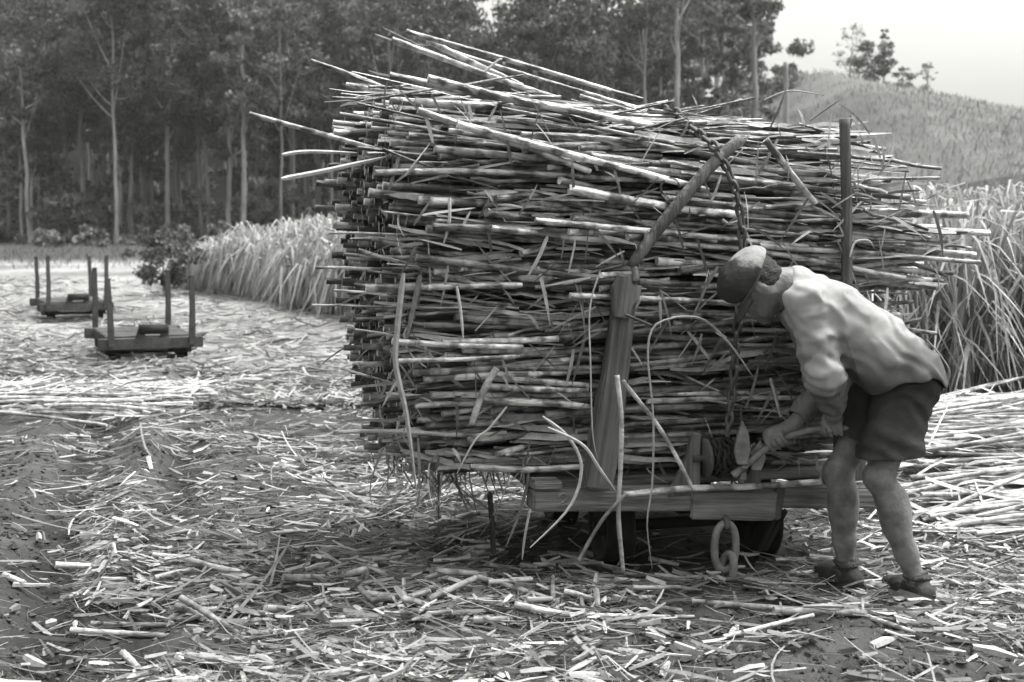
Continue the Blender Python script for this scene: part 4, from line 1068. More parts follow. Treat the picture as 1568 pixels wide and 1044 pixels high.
def tree(x, y, k, label, group=None, sc=1.0, rz_=0.0, name='gum_tree', z=None):
    h, rz, cm, tm = TV[k]
    t = empty(name, (x, y, float(ground_z(np.array([x]), np.array([y]))[0]) - .15 if z is None else z), rz_); t.scale = (sc, sc, sc)
    o = link('trunk', tm, None, t); c_ = link('crown', cm, None, t); c_.location = (0, 0, h - rz * .95)
    return tag(t, label, 'tree', group)
ORD = [ordinal(n_) for n_ in range(1, 31)]
front = [(-30, 96), (18, 97), (48, 90), (112, 100), (132, 96), (166, 98), (180, 88), (222, 101), (258, 92), (268, 99), (302, 103), (312, 95), (353, 90), (374, 88), (396, 100), (433, 90), (446, 94), (490, 99), (506, 92), (540, 96)]
for k, (px, Yd) in enumerate(front):
    tree((px - 784) / FPX * Yd * 1.0, Yd, [2, 5, 0, 3, 6, 1, 4, 7, 2, 8, 3, 0, 5, 6, 1, 4, 2, 8, 0, 3][k], f'{ORD[k]} tall forest tree from the left along the field edge', 'trees along the forest edge', .50 + .03 * (k * 7 % 5), k * 1.3)
back2 = [(600, 95), (650, 100), (705, 94), (760, 98), (820, 95), (880, 102), (930, 96), (985, 93), (1075, 97), (1110, 92), (1150, 99)]
for k, (px, Yd) in enumerate(back2):
    lab = f'{ORD[k]} tall tree from the left among those rising behind the load'
    tree((px - 784) / FPX * Yd, Yd, [1, 4, 2, 8, 6, 0, 3, 4, 7, 5, 7][k], lab, 'forest trees behind the load', [.6, .58, .6, .55, .55, .56, .52, .48, .46, .42, .40][k], k * 2.1)
tree((1036 - 784) / FPX * 84, 84, 6, 'tree with a straight white trunk standing out behind the top of the load', None, .56, 1.0)
tree((1150 - 784) / FPX * 88, 88, 3, 'tree with open crown against the white sky at the end of the forest', None, .52, 2.0)
# thin saplings and younger trunks between them
g_ = np.random.default_rng(77)
sap = sorted(float(p_) for p_ in g_.uniform(-20, 600, 26))
for k, px in enumerate(sap):
    Yd = g_.uniform(93, 104)
    t = tree((px - 784) / FPX * Yd, Yd, [7, 5, 0, 3][k % 4], f'{ordinal(k + 1)} slender young tree from the left between the tall forest trees', 'slender trees in the forest edge', float(g_.uniform(.42, .6)), k * 2.3, 'slender_tree')
    for c_ in t.children:
        if c_.name.startswith('trunk'): c_.scale = (.72, .72, 1)
# the wood behind, one mass
pts = []
g = np.random.default_rng(8)
VV, TT, TC, TR = [], [], [], []
for k in range(270):
    Yd = g.uniform(99, 175); px = g.uniform(-180, 1120 - (Yd - 104) * .6); x = (px - 784) / FPX * Yd
    h = g.uniform(11, 21) * (.8 if px > 900 else 1); rx = g.uniform(2.4, 4.2); rz = h * .30; z0 = float(ground_z(np.array([x]), np.array([Yd]))[0])
    v_, t_, _ = crown_arrays(g, rx, rz, 620, .36, 18)
    VV.append(v_ + np.array([x, Yd, z0 + h - rz])); TT.append(t_ * g.uniform(.7, 1.25))
    if Yd < 150:
        TC.append(np.stack([np.array([x + dx * s, Yd, z0 + h * .8 * s]) for s, dx in zip(np.linspace(0, 1, 5), [0] * 5)])); TR.append(np.linspace(.17, .08, 5))
# canopy that closes over the first trunks
for k in range(108):
    Yd = g.uniform(86, 102); px = g.uniform(-160, 1090); x = (px - 784) / FPX * Yd; rx = g.uniform(1.6, 3.4)
    v_, t_, _ = crown_arrays(g, rx, rx * .62, 760, .2, 20)
    VV.append(v_ + np.array([x, Yd, float(ground_z(np.array([x]), np.array([Yd]))[0]) + 9.0 + 9 * g.random() ** .8])); TT.append(t_ * g.uniform(.8, 1.3))
VV = np.concatenate(VV).reshape(-1, 3); TT = np.concatenate(TT).reshape(-1)
wood = tag(link('far_wood', np_mesh('far_wood', VV, np.arange(len(VV)).reshape(-1, 4), None, TT), M['leaf']), 'dense dark forest rising behind the first row of trees', 'forest', kind='stuff')
v_, q_, t3_, t_ = tubes(np.array(TC), np.array(TR), np.ones((len(TC), 5)), 6)
tag(link('far_wood_trunks', np_mesh('far_wood_trunks', v_, q_, t3_, t_, True), M['bark']), 'dim trunks deep inside the forest', 'forest', kind='stuff')
# undergrowth along the edge
VV, TT = [], []
for k in range(330):
    Yd = g.uniform(72, 112); px = g.uniform(-220, 1180); x = (px - 784) / FPX * Yd
    if Yd < 90 and g.random() < .6: continue
    h = g.uniform(.5, 1.5) if Yd < 90 else g.uniform(1.2, 6); rx = h * g.uniform(.5, .8) if Yd < 88 else g.uniform(1.2, 3)
    v_, t_, _ = crown_arrays(g, rx, h * .5, int(220 + 60 * h), .22 + .02 * h, 9)
    VV.append(v_ + np.array([x, Yd, float(ground_z(np.array([x]), np.array([Yd]))[0]) + h * .45])); TT.append(t_ * g.uniform(.8, 1.7))
VV = np.concatenate(VV).reshape(-1, 3); TT = np.concatenate(TT).reshape(-1)
tag(link('undergrowth', np_mesh('undergrowth', VV, np.arange(len(VV)).reshape(-1, 4), None, TT), M['leaf']), 'shrubby undergrowth along the foot of the forest', 'undergrowth', kind='stuff')
# grass tufts: hillside and the rank strip before the forest
n = 52000
y = np.where(rng.random(n) < .55, rng.uniform(40, 126, n), rng.uniform(46, 92, n)); x = np.where(rng.random(n) < .55, rng.uniform(.08, .5, n), rng.uniform(-.55, .1, n)) * y
L = rng.uniform(.25, .6, n) * np.where(x > 0, .9, .5); a = rng.uniform(0, 6.28, n)
p = np.stack([x, y, ground_z(x, y)], -1); d = np.stack([np.cos(a) * .5, np.sin(a) * .5, np.ones(n)], -1)
t = np.linspace(0, 1, 3)[None, :, None]
c = p[:, None] + d[:, None] * t * L[:, None, None]; c[..., 2] -= (t[..., 0] ** 2) * .3 * L[:, None]
sd = np.stack([-np.sin(a), np.cos(a), 0 * a], -1)[:, None] * np.array([.8, 1, .2])[None, :, None] * (L * .045)[:, None, None]
v_, q_, t_ = ribbons(c, sd, rng.choice([.09, .115, .14, .17], n) * np.where(x > 0, 1.0, .55))
tag(link('rank_grass', np_mesh('rank_grass', v_, q_, None, t_), M['blade']), 'rank grass on the hillside and before the forest', 'grass', kind='stuff')

# small trees on the hill crest, against the sky
def small_tree(px, py_base, Yd, h, rx, n, leaf, clumps, seed, label, lean=0.0):
    p = at(px, py_base, Yd); z = float(ground_z(p[0:1], p[1:2])[0])
    t = empty('hill_tree', (p[0], p[1], z - .1))
    cm, cc = crown_mesh('crown', seed, rx, h * .36, n, leaf, clumps); c_ = link('crown', cm, None, t); c_.location = (lean, 0, h * .62)
    link('trunk', trunk_mesh('trunk', seed + 1, h * .8, .10, cc + np.array([lean, 0, 0]), h * .62, 8), None, t)
    tag(t, label, 'tree')
small_tree(1303, 110, 119, 5.6, 1.7, 900, .10, 40, 301, 'thin airy tree, leftmost on the hill crest')
small_tree(1340, 108, 119, 4.6, 2.0, 3000, .13, 46, 303, 'dense dark tree on the hill crest')
small_tree(1355, 108, 118, 5.8, .8, 1000, .11, 26, 305, 'narrow spired tree rising from the dense one on the hill crest')
small_tree(1383, 110, 118, 2.5, 1.2, 900, .11, 24, 307, 'low bush at the right foot of the dense crest tree')
small_tree(1420, 112, 117, 3.5, .9, 420, .10, 22, 309, 'small sparse tree, rightmost on the hill crest')
# pole standing in the field beyond the load
pb = at(1203, 172, 60); pz = float(ground_z(pb[0:1], pb[1:2])[0]); ptop = at(1203, 95, 60)
me = sweep([np.array([pb[0], 60, pz - .2]), np.array([pb[0] + .05, 60, (pz + ptop[2]) / 2]), ptop], [.16, .13, .11], 9, 16, 'bare_pole')
tag(link('bare_pole', me, M['bark']), 'bare grey pole standing before the hill behind the load', 'pole')
# dark bush at the left end of the standing block
pb = on_ground(252, 452)
t = empty('dark_bush', (pb[0], pb[1], 0)); cm, cc = crown_mesh('crown', 401, .75, .45, 3200, .05, 34)
c_ = link('crown', cm, None, t); c_.location = (0, 0, .72); link('trunk', trunk_mesh('trunk', 402, .7, .03, cc, .72, 6), None, t)
tag(t, 'dark leafy bush at the left end of the standing cane block', 'bush')

# ------------------------------------------------------------------ damp air between the load and the forest
hm = bpy.data.materials.new('haze'); hm.use_nodes = True
hn_, hl_ = hm.node_tree.nodes, hm.node_tree.links; hn_.clear()
ho = hn_.new('ShaderNodeOutputMaterial'); hv = hn_.new('ShaderNodeVolumePrincipled')
hv.inputs['Color'].default_value = (.9, .9, .87, 1); hv.inputs['Density'].default_value = .00036; hv.inputs['Anisotropy'].default_value = .2
hl_.new(hv.outputs[0], ho.inputs['Volume'])
xm = float(np.abs(v[:, 0]).max()) + 20 if False else 1700.0
hz = link('haze', box_mesh('haze', 2 * xm, 1120, 102, 0), hm); hz.location = (0, 520, 102 / 2 - 2)
tag(hz, 'thin damp haze over the whole valley', 'haze', kind='stuff')

# ------------------------------------------------------------------ the man: one implicit body, clothes as shells over it
VOX = .0056
class Field:
    def __init__(s, lo, hi, vox=VOX):
        s.vox = vox; s.lo = np.array(lo); n = np.ceil((np.array(hi) - s.lo) / vox).astype(int) + 1
        s.ax = [s.lo[k] + np.arange(n[k]) * vox for k in range(3)]; s.f = np.full(n, .2, np.float32)
    def _sl(s, lo, hi):
        sl = []
        for k in range(3):
            a = max(int((lo[k] - s.lo[k]) / s.vox), 0); b = min(int((hi[k] - s.lo[k]) / s.vox) + 2, len(s.ax[k]))
            if b <= a: return None, None
            sl.append(slice(a, b))
        g = np.meshgrid(*[s.ax[k][sl[k]] for k in range(3)], indexing='ij')
        return tuple(sl), np.stack(g, -1)
    def _mix(s, sl, d, k):
        a = s.f[sl]; h = np.maximum(k - np.abs(a - d), 0) / k
        s.f[sl] = np.minimum(a, d) - h * h * k * .25
    def cone(s, a, b, ra, rb, k=.02, sq=None):
        """rounded tapered limb; sq = (axis, factor) squashes it across that axis"""
        a = np.asarray(a, float); b = np.asarray(b, float); m = max(ra, rb) * (1.0 if sq is None else max(1, 1 / sq[1])) + .08
        sl, p = s._sl(np.minimum(a, b) - m, np.maximum(a, b) + m)
        if sl is None: return
        ab = b - a; q = p - a; t = np.clip((q @ ab) / (ab @ ab + 1e-12), 0, 1); r = q - t[..., None] * ab
        if sq is not None: n = unit(np.asarray(sq[0], float)); c = (r @ n); r = r + (c * (sq[1] - 1))[..., None] * n
        s._mix(sl, np.linalg.norm(r, axis=-1) - (ra + (rb - ra) * t), k)
    def ball(s, c, rad, axes=None, k=.02):
        c = np.asarray(c, float); rad = np.broadcast_to(np.asarray(rad, float), 3); m = rad.max() + .07
        sl, p = s._sl(c - m, c + m)
        if sl is None: return
        q = p - c
        if axes is not None: q = np.stack([q @ np.asarray(x) for x in axes], -1)
        n = np.linalg.norm(q / rad, axis=-1); g = np.linalg.norm(q / rad ** 2, axis=-1) + 1e-9
        s._mix(sl, n * (n - 1) / g, k)
    def push(s, fn, band=.05):
        """add fn(points) to the field near its surface only"""
        m = np.abs(s.f) < band; i_ = np.nonzero(m)
        p = np.stack([s.ax[k][i_[k]] for k in range(3)], -1); s.f[m] += fn(p).astype(np.float32)
    def grid(s): return np.stack(np.meshgrid(*s.ax, indexing='ij'), -1)
    def mesh(s, name):
        f = s.f; ins = f < 0; nx, ny, nz = f.shape
        c = np.zeros((nx - 1, ny - 1, nz - 1), np.int8)
        for i in (0, 1):
            for j in (0, 1):
                for k in (0, 1): c += ins[i:nx - 1 + i, j:ny - 1 + j, k:nz - 1 + k]
        cells = np.argwhere((c > 0) & (c < 8)); idx = np.full(c.shape, -1, np.int64); idx[tuple(cells.T)] = np.arange(len(cells))
        acc = np.zeros((len(cells), 3)); cnt = np.zeros(len(cells))
        cor = [(i, j, k) for i in (0, 1) for j in (0, 1) for k in (0, 1)]
        for a in cor:
            for ax in range(3):
                if a[ax]: continue
                b = list(a); b[ax] = 1
                fa = f[tuple((cells + a).T)]; fb = f[tuple((cells + b).T)]; x = (fa < 0) != (fb < 0)
                t = np.where(x, fa / np.where(np.abs(fa - fb) < 1e-9, 1, fa - fb), 0)
                p = np.array(a)[None] + t[:, None] * (np.array(b) - np.array(a))[None]
                acc += np.where(x[:, None], p, 0); cnt += x
        v = s.lo + (cells + acc / np.maximum(cnt, 1)[:, None]) * s.vox
        quads = []
        for ax in range(3):
            sl0 = [slice(None)] * 3; sl1 = [slice(None)] * 3; sl0[ax] = slice(0, -1); sl1[ax] = slice(1, None)
            x = ins[tuple(sl0)] != ins[tuple(sl1)]; e = np.argwhere(x); e = e[(e[:, (ax + 1) % 3] > 0) & (e[:, (ax + 2) % 3] > 0)]
            e = e[(e[:, (ax + 1) % 3] < c.shape[(ax + 1) % 3]) & (e[:, (ax + 2) % 3] < c.shape[(ax + 2) % 3])]
            if not len(e): continue
            o1 = np.zeros(3, int); o1[(ax + 1) % 3] = 1; o2 = np.zeros(3, int); o2[(ax + 2) % 3] = 1
            q = np.stack([idx[tuple((e - d).T)] for d in (o1 + o2, o2, 0 * o1, o1)], -1)
            inside_first = ins[tuple(e.T)]; q[~inside_first] = q[~inside_first][:, ::-1]
            quads.append(q)
        q = np.concatenate(quads); q = q[(q >= 0).all(1)]
        # two rounds of light smoothing
        for _ in range(2):
            sm = np.zeros_like(v); ct = np.zeros(len(v))
            for a_, b_ in ((0, 1), (1, 2), (2, 3), (3, 0)):
                np.add.at(sm, q[:, a_], v[q[:, b_]]); np.add.at(ct, q[:, a_], 1)
                np.add.at(sm, q[:, b_], v[q[:, a_]]); np.add.at(ct, q[:, b_], 1)
            v = v * .5 + .5 * sm / np.maximum(ct, 1)[:, None]
        return np_mesh(name, v, q, None, None, True)

J = dict(nhip=at(1390, 592, 4.88), fhip=at(1352, 598, 5.06), nknee=at(1347, 730, 4.82), fknee=at(1284, 722, 5.02),
         nank=at(1404, 893, 4.86), fank=at(1296, 872, 5.05), pel=at(1380, 580, 4.97), bel=at(1335, 532, 4.97), chest=at(1264, 482, 4.97), neck=at(1212, 437, 4.97),
         nsh=at(1234, 463, 4.805), fsh=at(1228, 468, 5.135), nelb=at(1262, 572, 4.785), nwri=at(1277, 632, 4.90), felb=at(1268, 588, 5.17), fwri=at(1213, 652, 5.09), head=at(1155, 438, 4.96))
lo = np.array([.70, 4.60, -.01]); hi = np.array([1.80, 5.36, 1.42])
bar = [at(1122, 728, 5.10), at(1150, 705, 5.10), at(1190, 676, 5.08), at(1235, 660, 5.03), at(1275, 656, 4.985), at(1333, 656, 4.95)]
body = Field(lo, hi)
# trunk
for s_ in (-1, 1):
    o_ = np.array([0, .075 * s_, 0])
    body.cone(J['pel'] + o_, J['bel'] + o_ * .9, .105, .095, .05); body.cone(J['bel'] + o_ * .9, J['chest'] + o_ * 1.1, .095, .108, .05)
body.cone(J['nsh'] * .85 + J['fsh'] * .15, J['fsh'] * .85 + J['nsh'] * .15, .07, .07, .06)
body.cone(J['chest'], J['neck'], .10, .062, .05)
# legs
def leg(h, k, a, back):
    body.cone(h, k, .082, .052, .03)
    body.cone(k, k * .30 + a * .70, .050, .041, .025)
    body.ball(k * .66 + a * .34 + back * .016, (.050, .052, .10), None, .05)
    body.cone(k * .30 + a * .70, a, .041, .034, .03)
    body.ball(k - back * .012, .045, None, .03)
bk = np.array([.93, -.1, .2])
leg(J['nhip'], J['nknee'], J['nank'], bk); leg(J['fhip'], J['fknee'], J['fank'], bk)
fd = unit(np.array([-.35, .92, 0]))
for a in (J['nank'], J['fank']):
    g0 = np.array([a[0], a[1], 0.0]); body.cone(a, g0 + np.array([0, 0, .05]), .036, .04, .03); body.cone(g0 + Z * .045 - fd * .03, g0 + Z * .035 + fd * .16, .038, .032, .03)
# arms
for s0, e0, w0 in ((J['nsh'], J['nelb'], J['nwri']), (J['fsh'], J['felb'], J['fwri'])):
    body.cone(s0, e0, .058, .043, .03); body.cone(e0, w0, .043, .029, .03)
# hands closed on the bar
def hand(w0, c, t, palm_dir, curl_sign):
    """c point of the bar in the fist, t along the bar, palm_dir from bar to palm"""
    t = unit(t); pd = unit(palm_dir - t * (palm_dir @ t)); sd = np.cross(t, pd) * curl_sign
    pc = c + pd * .034
    body.cone(w0, pc + pd * .006, .027, .026, .02)
    for s_ in (-.030, -.010, .010, .030): body.cone(pc + t * s_ * .8 + pd * .010 - sd * .012, pc + t * s_ + sd * .012 - pd * .004, .0150, .0125, .012)
    for n_, s_ in enumerate((-.032, -.011, .011, .031)):
        rad = .0225; end = (3.5, 3.9, 3.8, 3.2)[n_]
        ring = [c + t * (s_ + .001 * j) + (pd * math.cos(a_) + sd * math.sin(a_)) * (rad + (.010 if j == 0 else .002 * math.sin(j * 2.2))) for j, a_ in enumerate(np.linspace(.55, end, 5))]
        for a_, b_ in zip(ring, ring[1:]): body.cone(a_, b_, .0094, .0084, .003)
    th_ = [pc - sd * .018 + t * .030, c - sd * .030 + t * .043 + pd * .006, c - sd * .024 + t * .046 - pd * .016]
    body.cone(th_[0], th_[1], .0125, .0105, .006); body.cone(th_[1], th_[2], .0105, .0088, .004)
hand(J['nwri'], bar[4], bar[5] - bar[3], Z + np.array([.05, -.35, 0]), 1)
hand(J['fwri'], bar[2], bar[3] - bar[1], Z * .8 + np.array([.25, -.3, 0]), 1)
# head
hc = J['head']; crown = unit(np.array([-.76, .0, .65])); facev = unit(np.array([-.65, -.0, -.76])); sidev = np.array([0, 1.0, 0])
HA = (facev, sidev, crown)
def hp(f_, s_, c_): return hc + facev * f_ + sidev * s_ + crown * c_
body.ball(hp(-.015, 0, .025), (.098, .076, .10), HA, .03)
body.ball(hp(.022, 0, -.035), (.072, .062, .085), HA, .03)
body.cone(hp(.045, .035, -.085), hp(.062, 0, -.108), .024, .022, .03); body.cone(hp(.045, -.035, -.085), hp(.062, 0, -.108), .024, .022, .03)
for s_ in (-1, 1):
    body.cone(hp(-.01, .058 * s_, -.05), hp(.045, .036 * s_, -.088), .024, .022, .03)
    body.ball(hp(.062, .032 * s_, .004), .016, None, .014)                 # cheek and socket rim
    body.cone(hp(.084, .014 * s_, .030), hp(.074, .045 * s_, .028), .011, .010, .014)
    body.ball(hp(.076, .031 * s_, .010), .0125, None, .004)                 # eyes
    body.ball(hp(-.005, .076 * s_, -.008), (.022, .008, .032), HA, .006); body.ball(hp(-.012, .078 * s_, -.016), (.012, .012, .018), HA, .006)
body.cone(hp(.088, 0, .018), hp(.112, 0, -.022), .009, .013, .012)          # nose
body.ball(hp(.098, .010, -.026), .009, None, .008); body.ball(hp(.098, -.010, -.026), .009, None, .008)
body.cone(hp(.084, .018, -.056), hp(.084, -.018, -.056), .008, .008, .008); body.cone(hp(.080, .016, -.068), hp(.080, -.016, -.068), .009, .009, .008)
body.cone(hp(-.035, 0, -.03), J['neck'], .056, .062, .04); body.cone(hp(-.01, 0, -.06), J['neck'] - Z * .03, .045, .055, .04)
man = tag(empty('person', (float(J['pel'][0]), 4.95, 0)), 'person in pale shirt, dark shorts and cloth cap stooping to work the winch', 'person')
bpy.context.view_layer.update()
minv = man.matrix_world.inverted()
def wear(name, me, mat, lab=None):
    o = link(name, me, mat, man); o.matrix_parent_inverse = minv
    if lab: o['label'] = lab
    return o
wear('body', body.mesh('body'), M['skin'])

# shirt
sh = Field(lo, hi); slv = Field(lo, hi)
for s_ in (-1, 1):
    o_ = np.array([0, .078 * s_, 0])
    sh.cone(J['pel'] + o_ + np.array([-.004, 0, .012]), J['bel'] + o_, .140, .122, .05); sh.cone(J['bel'] + o_, J['chest'] + o_ * 1.05, .122, .130, .05)
sh.cone(J['nsh'] * .8 + J['fsh'] * .2, J['fsh'] * .8 + J['nsh'] * .2, .092, .092, .06)
sh.cone(J['chest'], J['neck'] + np.array([.012, 0, -.005]), .115, .076, .05)
slv.cone(J['nsh'], J['nelb'], .080, .067, .035); slv.cone(J['nelb'], J['nelb'] * .22 + J['nwri'] * .78, .067, .050, .03)
slv.cone(J['fsh'], J['felb'], .082, .068, .035); slv.cone(J['felb'], J['felb'] * .2 + J['fwri'] * .8, .068, .052, .03)
P = sh.grid()
def limb_t(p, a, b): ab = b - a; return ((p - a) @ ab) / (ab @ ab)
def shirt_folds(p):
    x, y, z = p.T; n1 = vnoise(x * 11, y * 11, z * 11, 3)
    w = (fbm(x * 8 + z * 5, y * 9, z * 13 - x * 8, 3, 5) - .5) * .018 + np.abs(fbm(x * 9 + z * 8 + 3, y * 8, z * 9 - x * 5, 2, 9) - .5) * .045 - .006
    dl = (x - J['pel'][0]) * .62 + (z - J['pel'][2]) * .78                    # pulls running from the armpit to the hip
    w += .0035 * np.sin(dl * 85 + 10 * n1) * sstep(.25, .0, np.abs(y - 4.86) - .03)
    for a_, b_, ph in ((J['nsh'], J['nelb'], 0), (J['nelb'], J['nwri'], 1.0), (J['felb'], J['fwri'], 2.0)):
        t = limb_t(p, a_, b_); L = np.linalg.norm(b_ - a_); d_ = np.linalg.norm(p - a_ - np.clip(t, 0, 1)[:, None] * (b_ - a_), axis=-1)
        w += np.where(d_ < .12, .0036 * np.sin(t * L * 70 + ph + y * 60 + 16 * n1) * np.clip(t + .1, 0, 1), 0)
    return w
sh.push(shirt_folds); slv.push(shirt_folds)
hx_ = [at(x_, y_, 4.86) for x_, y_ in ((1230, 650), (1300, 622), (1350, 596), (1390, 578), (1415, 577), (1446, 592))]
hem = np.interp(P[..., 0], [h_[0] for h_ in hx_], [h_[2] for h_ in hx_]) - P[..., 2] + .010 * np.sin(P[..., 0] * 45) + .03 * (P[..., 1] - 4.86) * 0
sl1 = limb_t(P, J['nelb'], J['nwri']) - .86; sl2 = limb_t(P, J['felb'], J['fwri']) - .84
near_arm = np.linalg.norm(P - J['nwri'], axis=-1) < .10; far_arm = np.linalg.norm(P - J['fwri'], axis=-1) < .10
cuff = np.maximum(np.where(near_arm, sl1 * .2, -1), np.where(far_arm, sl2 * .2, -1))
neckn = unit(np.array([-1.0, 0, .25])); ncut = (P - (J['neck'] + np.array([-.020, 0, 0]))) @ neckn
def smin(a, b, k): h = np.maximum(k - np.abs(a - b), 0) / k; return np.minimum(a, b) - h * h * k * .25
inner = smin(sh.f, slv.f, .03) + .0125
sh.f = np.maximum(smin(np.maximum(np.maximum(sh.f, hem), ncut), np.maximum(slv.f, cuff), .03), -inner).astype(np.float32)
del hem, sl1, sl2, near_arm, far_arm, cuff, ncut, inner
shm = sh.mesh('shirt')
co = np.empty(len(shm.vertices) * 3, np.float32); shm.vertices.foreach_get('co', co); co = co.reshape(-1, 3).astype(float)
# field dirt and painted shade in one tone: forearms, belly and flank darker, shoulders and upper back pale; the edge is blotchy
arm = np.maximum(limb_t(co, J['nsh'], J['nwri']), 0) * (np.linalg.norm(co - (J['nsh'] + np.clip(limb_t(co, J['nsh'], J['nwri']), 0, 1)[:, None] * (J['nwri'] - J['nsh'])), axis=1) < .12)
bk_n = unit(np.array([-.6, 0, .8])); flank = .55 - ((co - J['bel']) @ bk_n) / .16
dirt_shade = np.clip(np.maximum(arm * 1.25, flank * .78) + (fbm(co[:, 0] * 17, co[:, 1] * 17, co[:, 2] * 17, 5, 31) - .5) * .7, 0, 1)
a_ = shm.attributes.new('tone', 'FLOAT', 'POINT'); a_.data.foreach_set('value', (.31 - .19 * sstep(.05, 1.0, dirt_shade)).astype(np.float32))
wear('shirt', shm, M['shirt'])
# collar
nc = J['neck'] + np.array([-.018, 0, .0]); ring = [nc + np.array([.012 + .02 * math.cos(a), .068 * math.sin(a), .066 * math.cos(a) - .006]) for a in np.linspace(0, 6.28, 25)]
wear('collar', sweep(ring, [.009], 8, 60, 'collar', .4), M['shirt'])

# shorts
so = Field(np.array([1.15, 4.66, .45]), np.array([1.75, 5.30, 1.10]))
for s_ in (-1, 1): so.cone(J['pel'] + np.array([0, .075 * s_, 0]), J['pel'] + np.array([-.03, .07 * s_, .04]), .120, .100, .04)
nh, fh = at(1364, 690, 4.845), at(1306, 664, 5.05)
so.cone(J['nhip'] + np.array([-.01, .02, .0]), nh, .112, .112, .05); so.cone(nh, nh + (nh - J['nhip']) * .25, .118, .122, .03)
so.cone(J['fhip'] + np.array([0, -.02, .02]), fh, .112, .104, .04); so.cone(fh, fh + (fh - J['fhip']) * .25, .108, .112, .03)
P = so.grid()
so.push(lambda p: (fbm(p[:, 0] * 10 + p[:, 2] * 5, p[:, 1] * 8, p[:, 2] * 13, 3, 15) - .5) * .026 + .003 * np.sin(p[:, 2] * 80 + p[:, 0] * 30 + 8 * vnoise(p[:, 0] * 9, p[:, 1] * 9, p[:, 2] * 9, 4)))
def thigh_cut(h, k, e):
    n_ = unit(e - h); return (P - e) @ n_
dn = np.linalg.norm(P - nh, axis=-1); df = np.linalg.norm(P - fh, axis=-1)
cut = np.where(dn - .02 < df, (P - nh) @ unit(np.array([.05, 0, -1])) - .018, (P - fh) @ unit(np.array([-.35, 0, -1])) - .012)
waist = (P - at(1352, 548, 4.97)) @ unit(np.array([-1, 0, .75]))
outer = np.maximum(np.maximum(so.f, cut), waist - .04)
so.f = np.maximum(outer, -(so.f + .0125)).astype(np.float32)
wear('shorts', so.mesh('shorts'), M['shorts'])

# boots and socks
for a in (J['nank'], J['fank']):
    f_ = Field(np.array([a[0] - .25, a[1] - .14, -.012]), np.array([a[0] + .14, a[1] + .26, .17]), .005)
    g0 = np.array([a[0], a[1], 0.0]); f_.cone(g0 + Z * .05 - fd * .04, g0 + Z * .045 + fd * .10, .046, .042, .02); f_.cone(g0 + Z * .045 + fd * .08, g0 + Z * .04 + fd * .165, .043, .034, .02)
    f_.cone(g0 + Z * .05, g0 + Z * .085, .047, .045, .02); P = f_.grid(); f_.f = np.maximum(f_.f, -(P[..., 2] - .004)).astype(np.float32)
    wear('boot', f_.mesh('boot'), M['boot'])
    f_ = Field(np.array([a[0] - .1, a[1] - .1, .04]), np.array([a[0] + .12, a[1] + .1, .23]), .004)
    f_.cone(g0 + Z * .06, a + Z * .035, .050, .046, .02); P = f_.grid(); zr = P[..., 2]
    f_.f = (f_.f + .006 * np.sin(zr * 190 + 5 * vnoise(P[..., 0] * 20, P[..., 1] * 20, zr * 5, 2)) + (fbm(P[..., 0] * 30, P[..., 1] * 30, zr * 30, 2, 6) - .5) * .012).astype(np.float32)
    f_.f = np.maximum(f_.f, (zr - a[2] - .045) + .015 * (vnoise(P[..., 0] * 25, P[..., 1] * 25, None, 8) - .5)).astype(np.float32)
    wear('sock', f_.mesh('sock'), M['sock'])

# hair at the nape, cap with pale crown and rolled rim
hf = Field(hc - .17, hc + .17, .004)
hf.ball(hp(-.030, 0, .012), (.094, .082, .10), HA, .02)
P = hf.grid(); q = P - hc; fq, cq = q @ facev, q @ crown
hf.f = (hf.f + (fbm(P[..., 0] * 60, P[..., 1] * 60, P[..., 2] * 60, 2, 3) - .5) * .012).astype(np.float32)
hf.f = np.maximum(hf.f, fq - .008 - np.clip(cq, 0, 1) * .5).astype(np.float32)
hf.f = np.maximum(hf.f, -(cq + .070)).astype(np.float32)
wear('hair', hf.mesh('hair'), M['hair'])
cf = Field(hc - .21, hc + .21, .0042)
cf.ball(hp(-.006, 0, .048), (.112, .092, .072), HA, .02); cf.ball(hp(-.030, -.004, .066), (.094, .090, .058), HA, .05); cf.ball(hp(.030, .0, .068), (.074, .084, .050), HA, .05)
cf.push(lambda p: (fbm(p[:, 0] * 22, p[:, 1] * 22, p[:, 2] * 22, 3, 3) - .5) * .013)
P = cf.grid(); q = P - hc; fq, cq, sq_ = q @ facev, q @ crown, q @ sidev
cf.f = np.maximum(cf.f, -(cq - .022 + .30 * fq)).astype(np.float32)
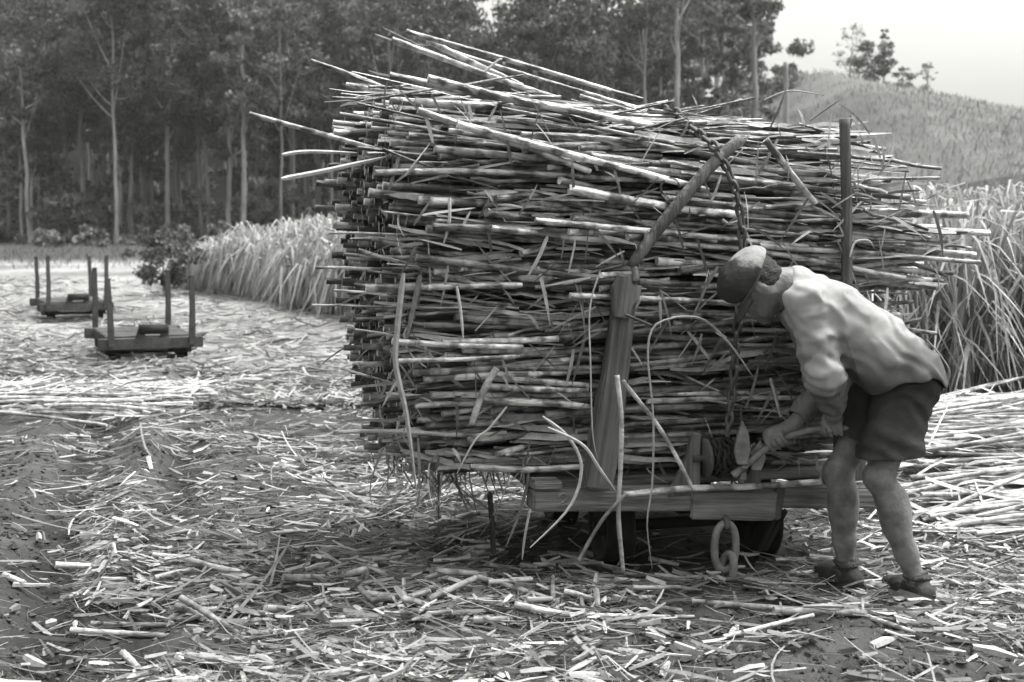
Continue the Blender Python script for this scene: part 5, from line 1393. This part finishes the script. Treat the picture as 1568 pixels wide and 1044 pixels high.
def capped(me):
    """a faded pale top panel, the sides and peak dark cloth; the border is frayed"""
    co = np.empty(len(me.vertices) * 3, np.float32); me.vertices.foreach_get('co', co); co = co.reshape(-1, 3).astype(float)
    top = 1 - np.linalg.norm((co - hp(-.080, -.03, .085)) / np.array([.085, .10, .075]), axis=1) + (fbm(co[:, 0] * 45, co[:, 1] * 45, co[:, 2] * 45, 3, 4) - .5) * .7
    a_ = me.attributes.new('tone', 'FLOAT', 'POINT'); a_.data.foreach_set('value', (.05 + .20 * sstep(-.05, .30, top)).astype(np.float32)); return me
capo = wear('cap', capped(cf.mesh('cap')), M['cap'])
bc = hp(-.004, 0, .022); bf = unit(facev - .30 * crown); ring = [bc + bf * .108 * math.cos(a) + sidev * .088 * math.sin(a) for a in np.linspace(0, 6.28, 33)]
rim = sweep(ring, [.008, .009, .008, .009, .008], 9, 80, 'cap_band', .075); wear('cap_band', rim, M['cap'])
# the stiff peak over the forehead
pk = []
for r_, dz_ in ((.098, .0), (.118, -.004), (.140, -.012), (.155, -.022)):
    pk.append([bc + bf * (r_ * math.cos(a) ** .9 * 1.0) + sidev * (.084 * math.sin(a) * (1 if r_ < .11 else .98)) + crown * dz_ for a in np.linspace(-1.25, 1.25, 15)])
pk = np.array(pk); th_ = crown * .0035
vv_ = np.concatenate([(pk + th_).reshape(-1, 3), (pk - th_).reshape(-1, 3)]); qs = []
for r_ in range(3):
    for c_ in range(14):
        i0 = r_ * 15 + c_; qs += [(i0, i0 + 1, i0 + 16, i0 + 15), (60 + i0 + 15, 60 + i0 + 16, 60 + i0 + 1, 60 + i0)]
for c_ in range(14): i0 = 45 + c_; qs.append((i0, i0 + 1, 60 + i0 + 1, 60 + i0))
wear('cap_peak', np_mesh('cap_peak', vv_, np.array(qs), None, np.full(len(vv_), .075), True), M['cap'])
kd = {c_.name.split('.')[0]: c_ for c_ in man.children}
for a_, b_ in (('cap_band', 'cap'), ('cap_peak', 'cap'), ('collar', 'shirt')):
    kd[a_].parent = kd[b_]; kd[a_].matrix_parent_inverse = Matrix()
# the lever in his hands
lev = tag(link('winch_lever', sweep(bar, [.016, .015, .0125, .0125, .0125, .0135], 12, 50, 'winch_lever'), M['rust']), 'dark iron lever bar gripped in both hands of the stooping person', 'lever')
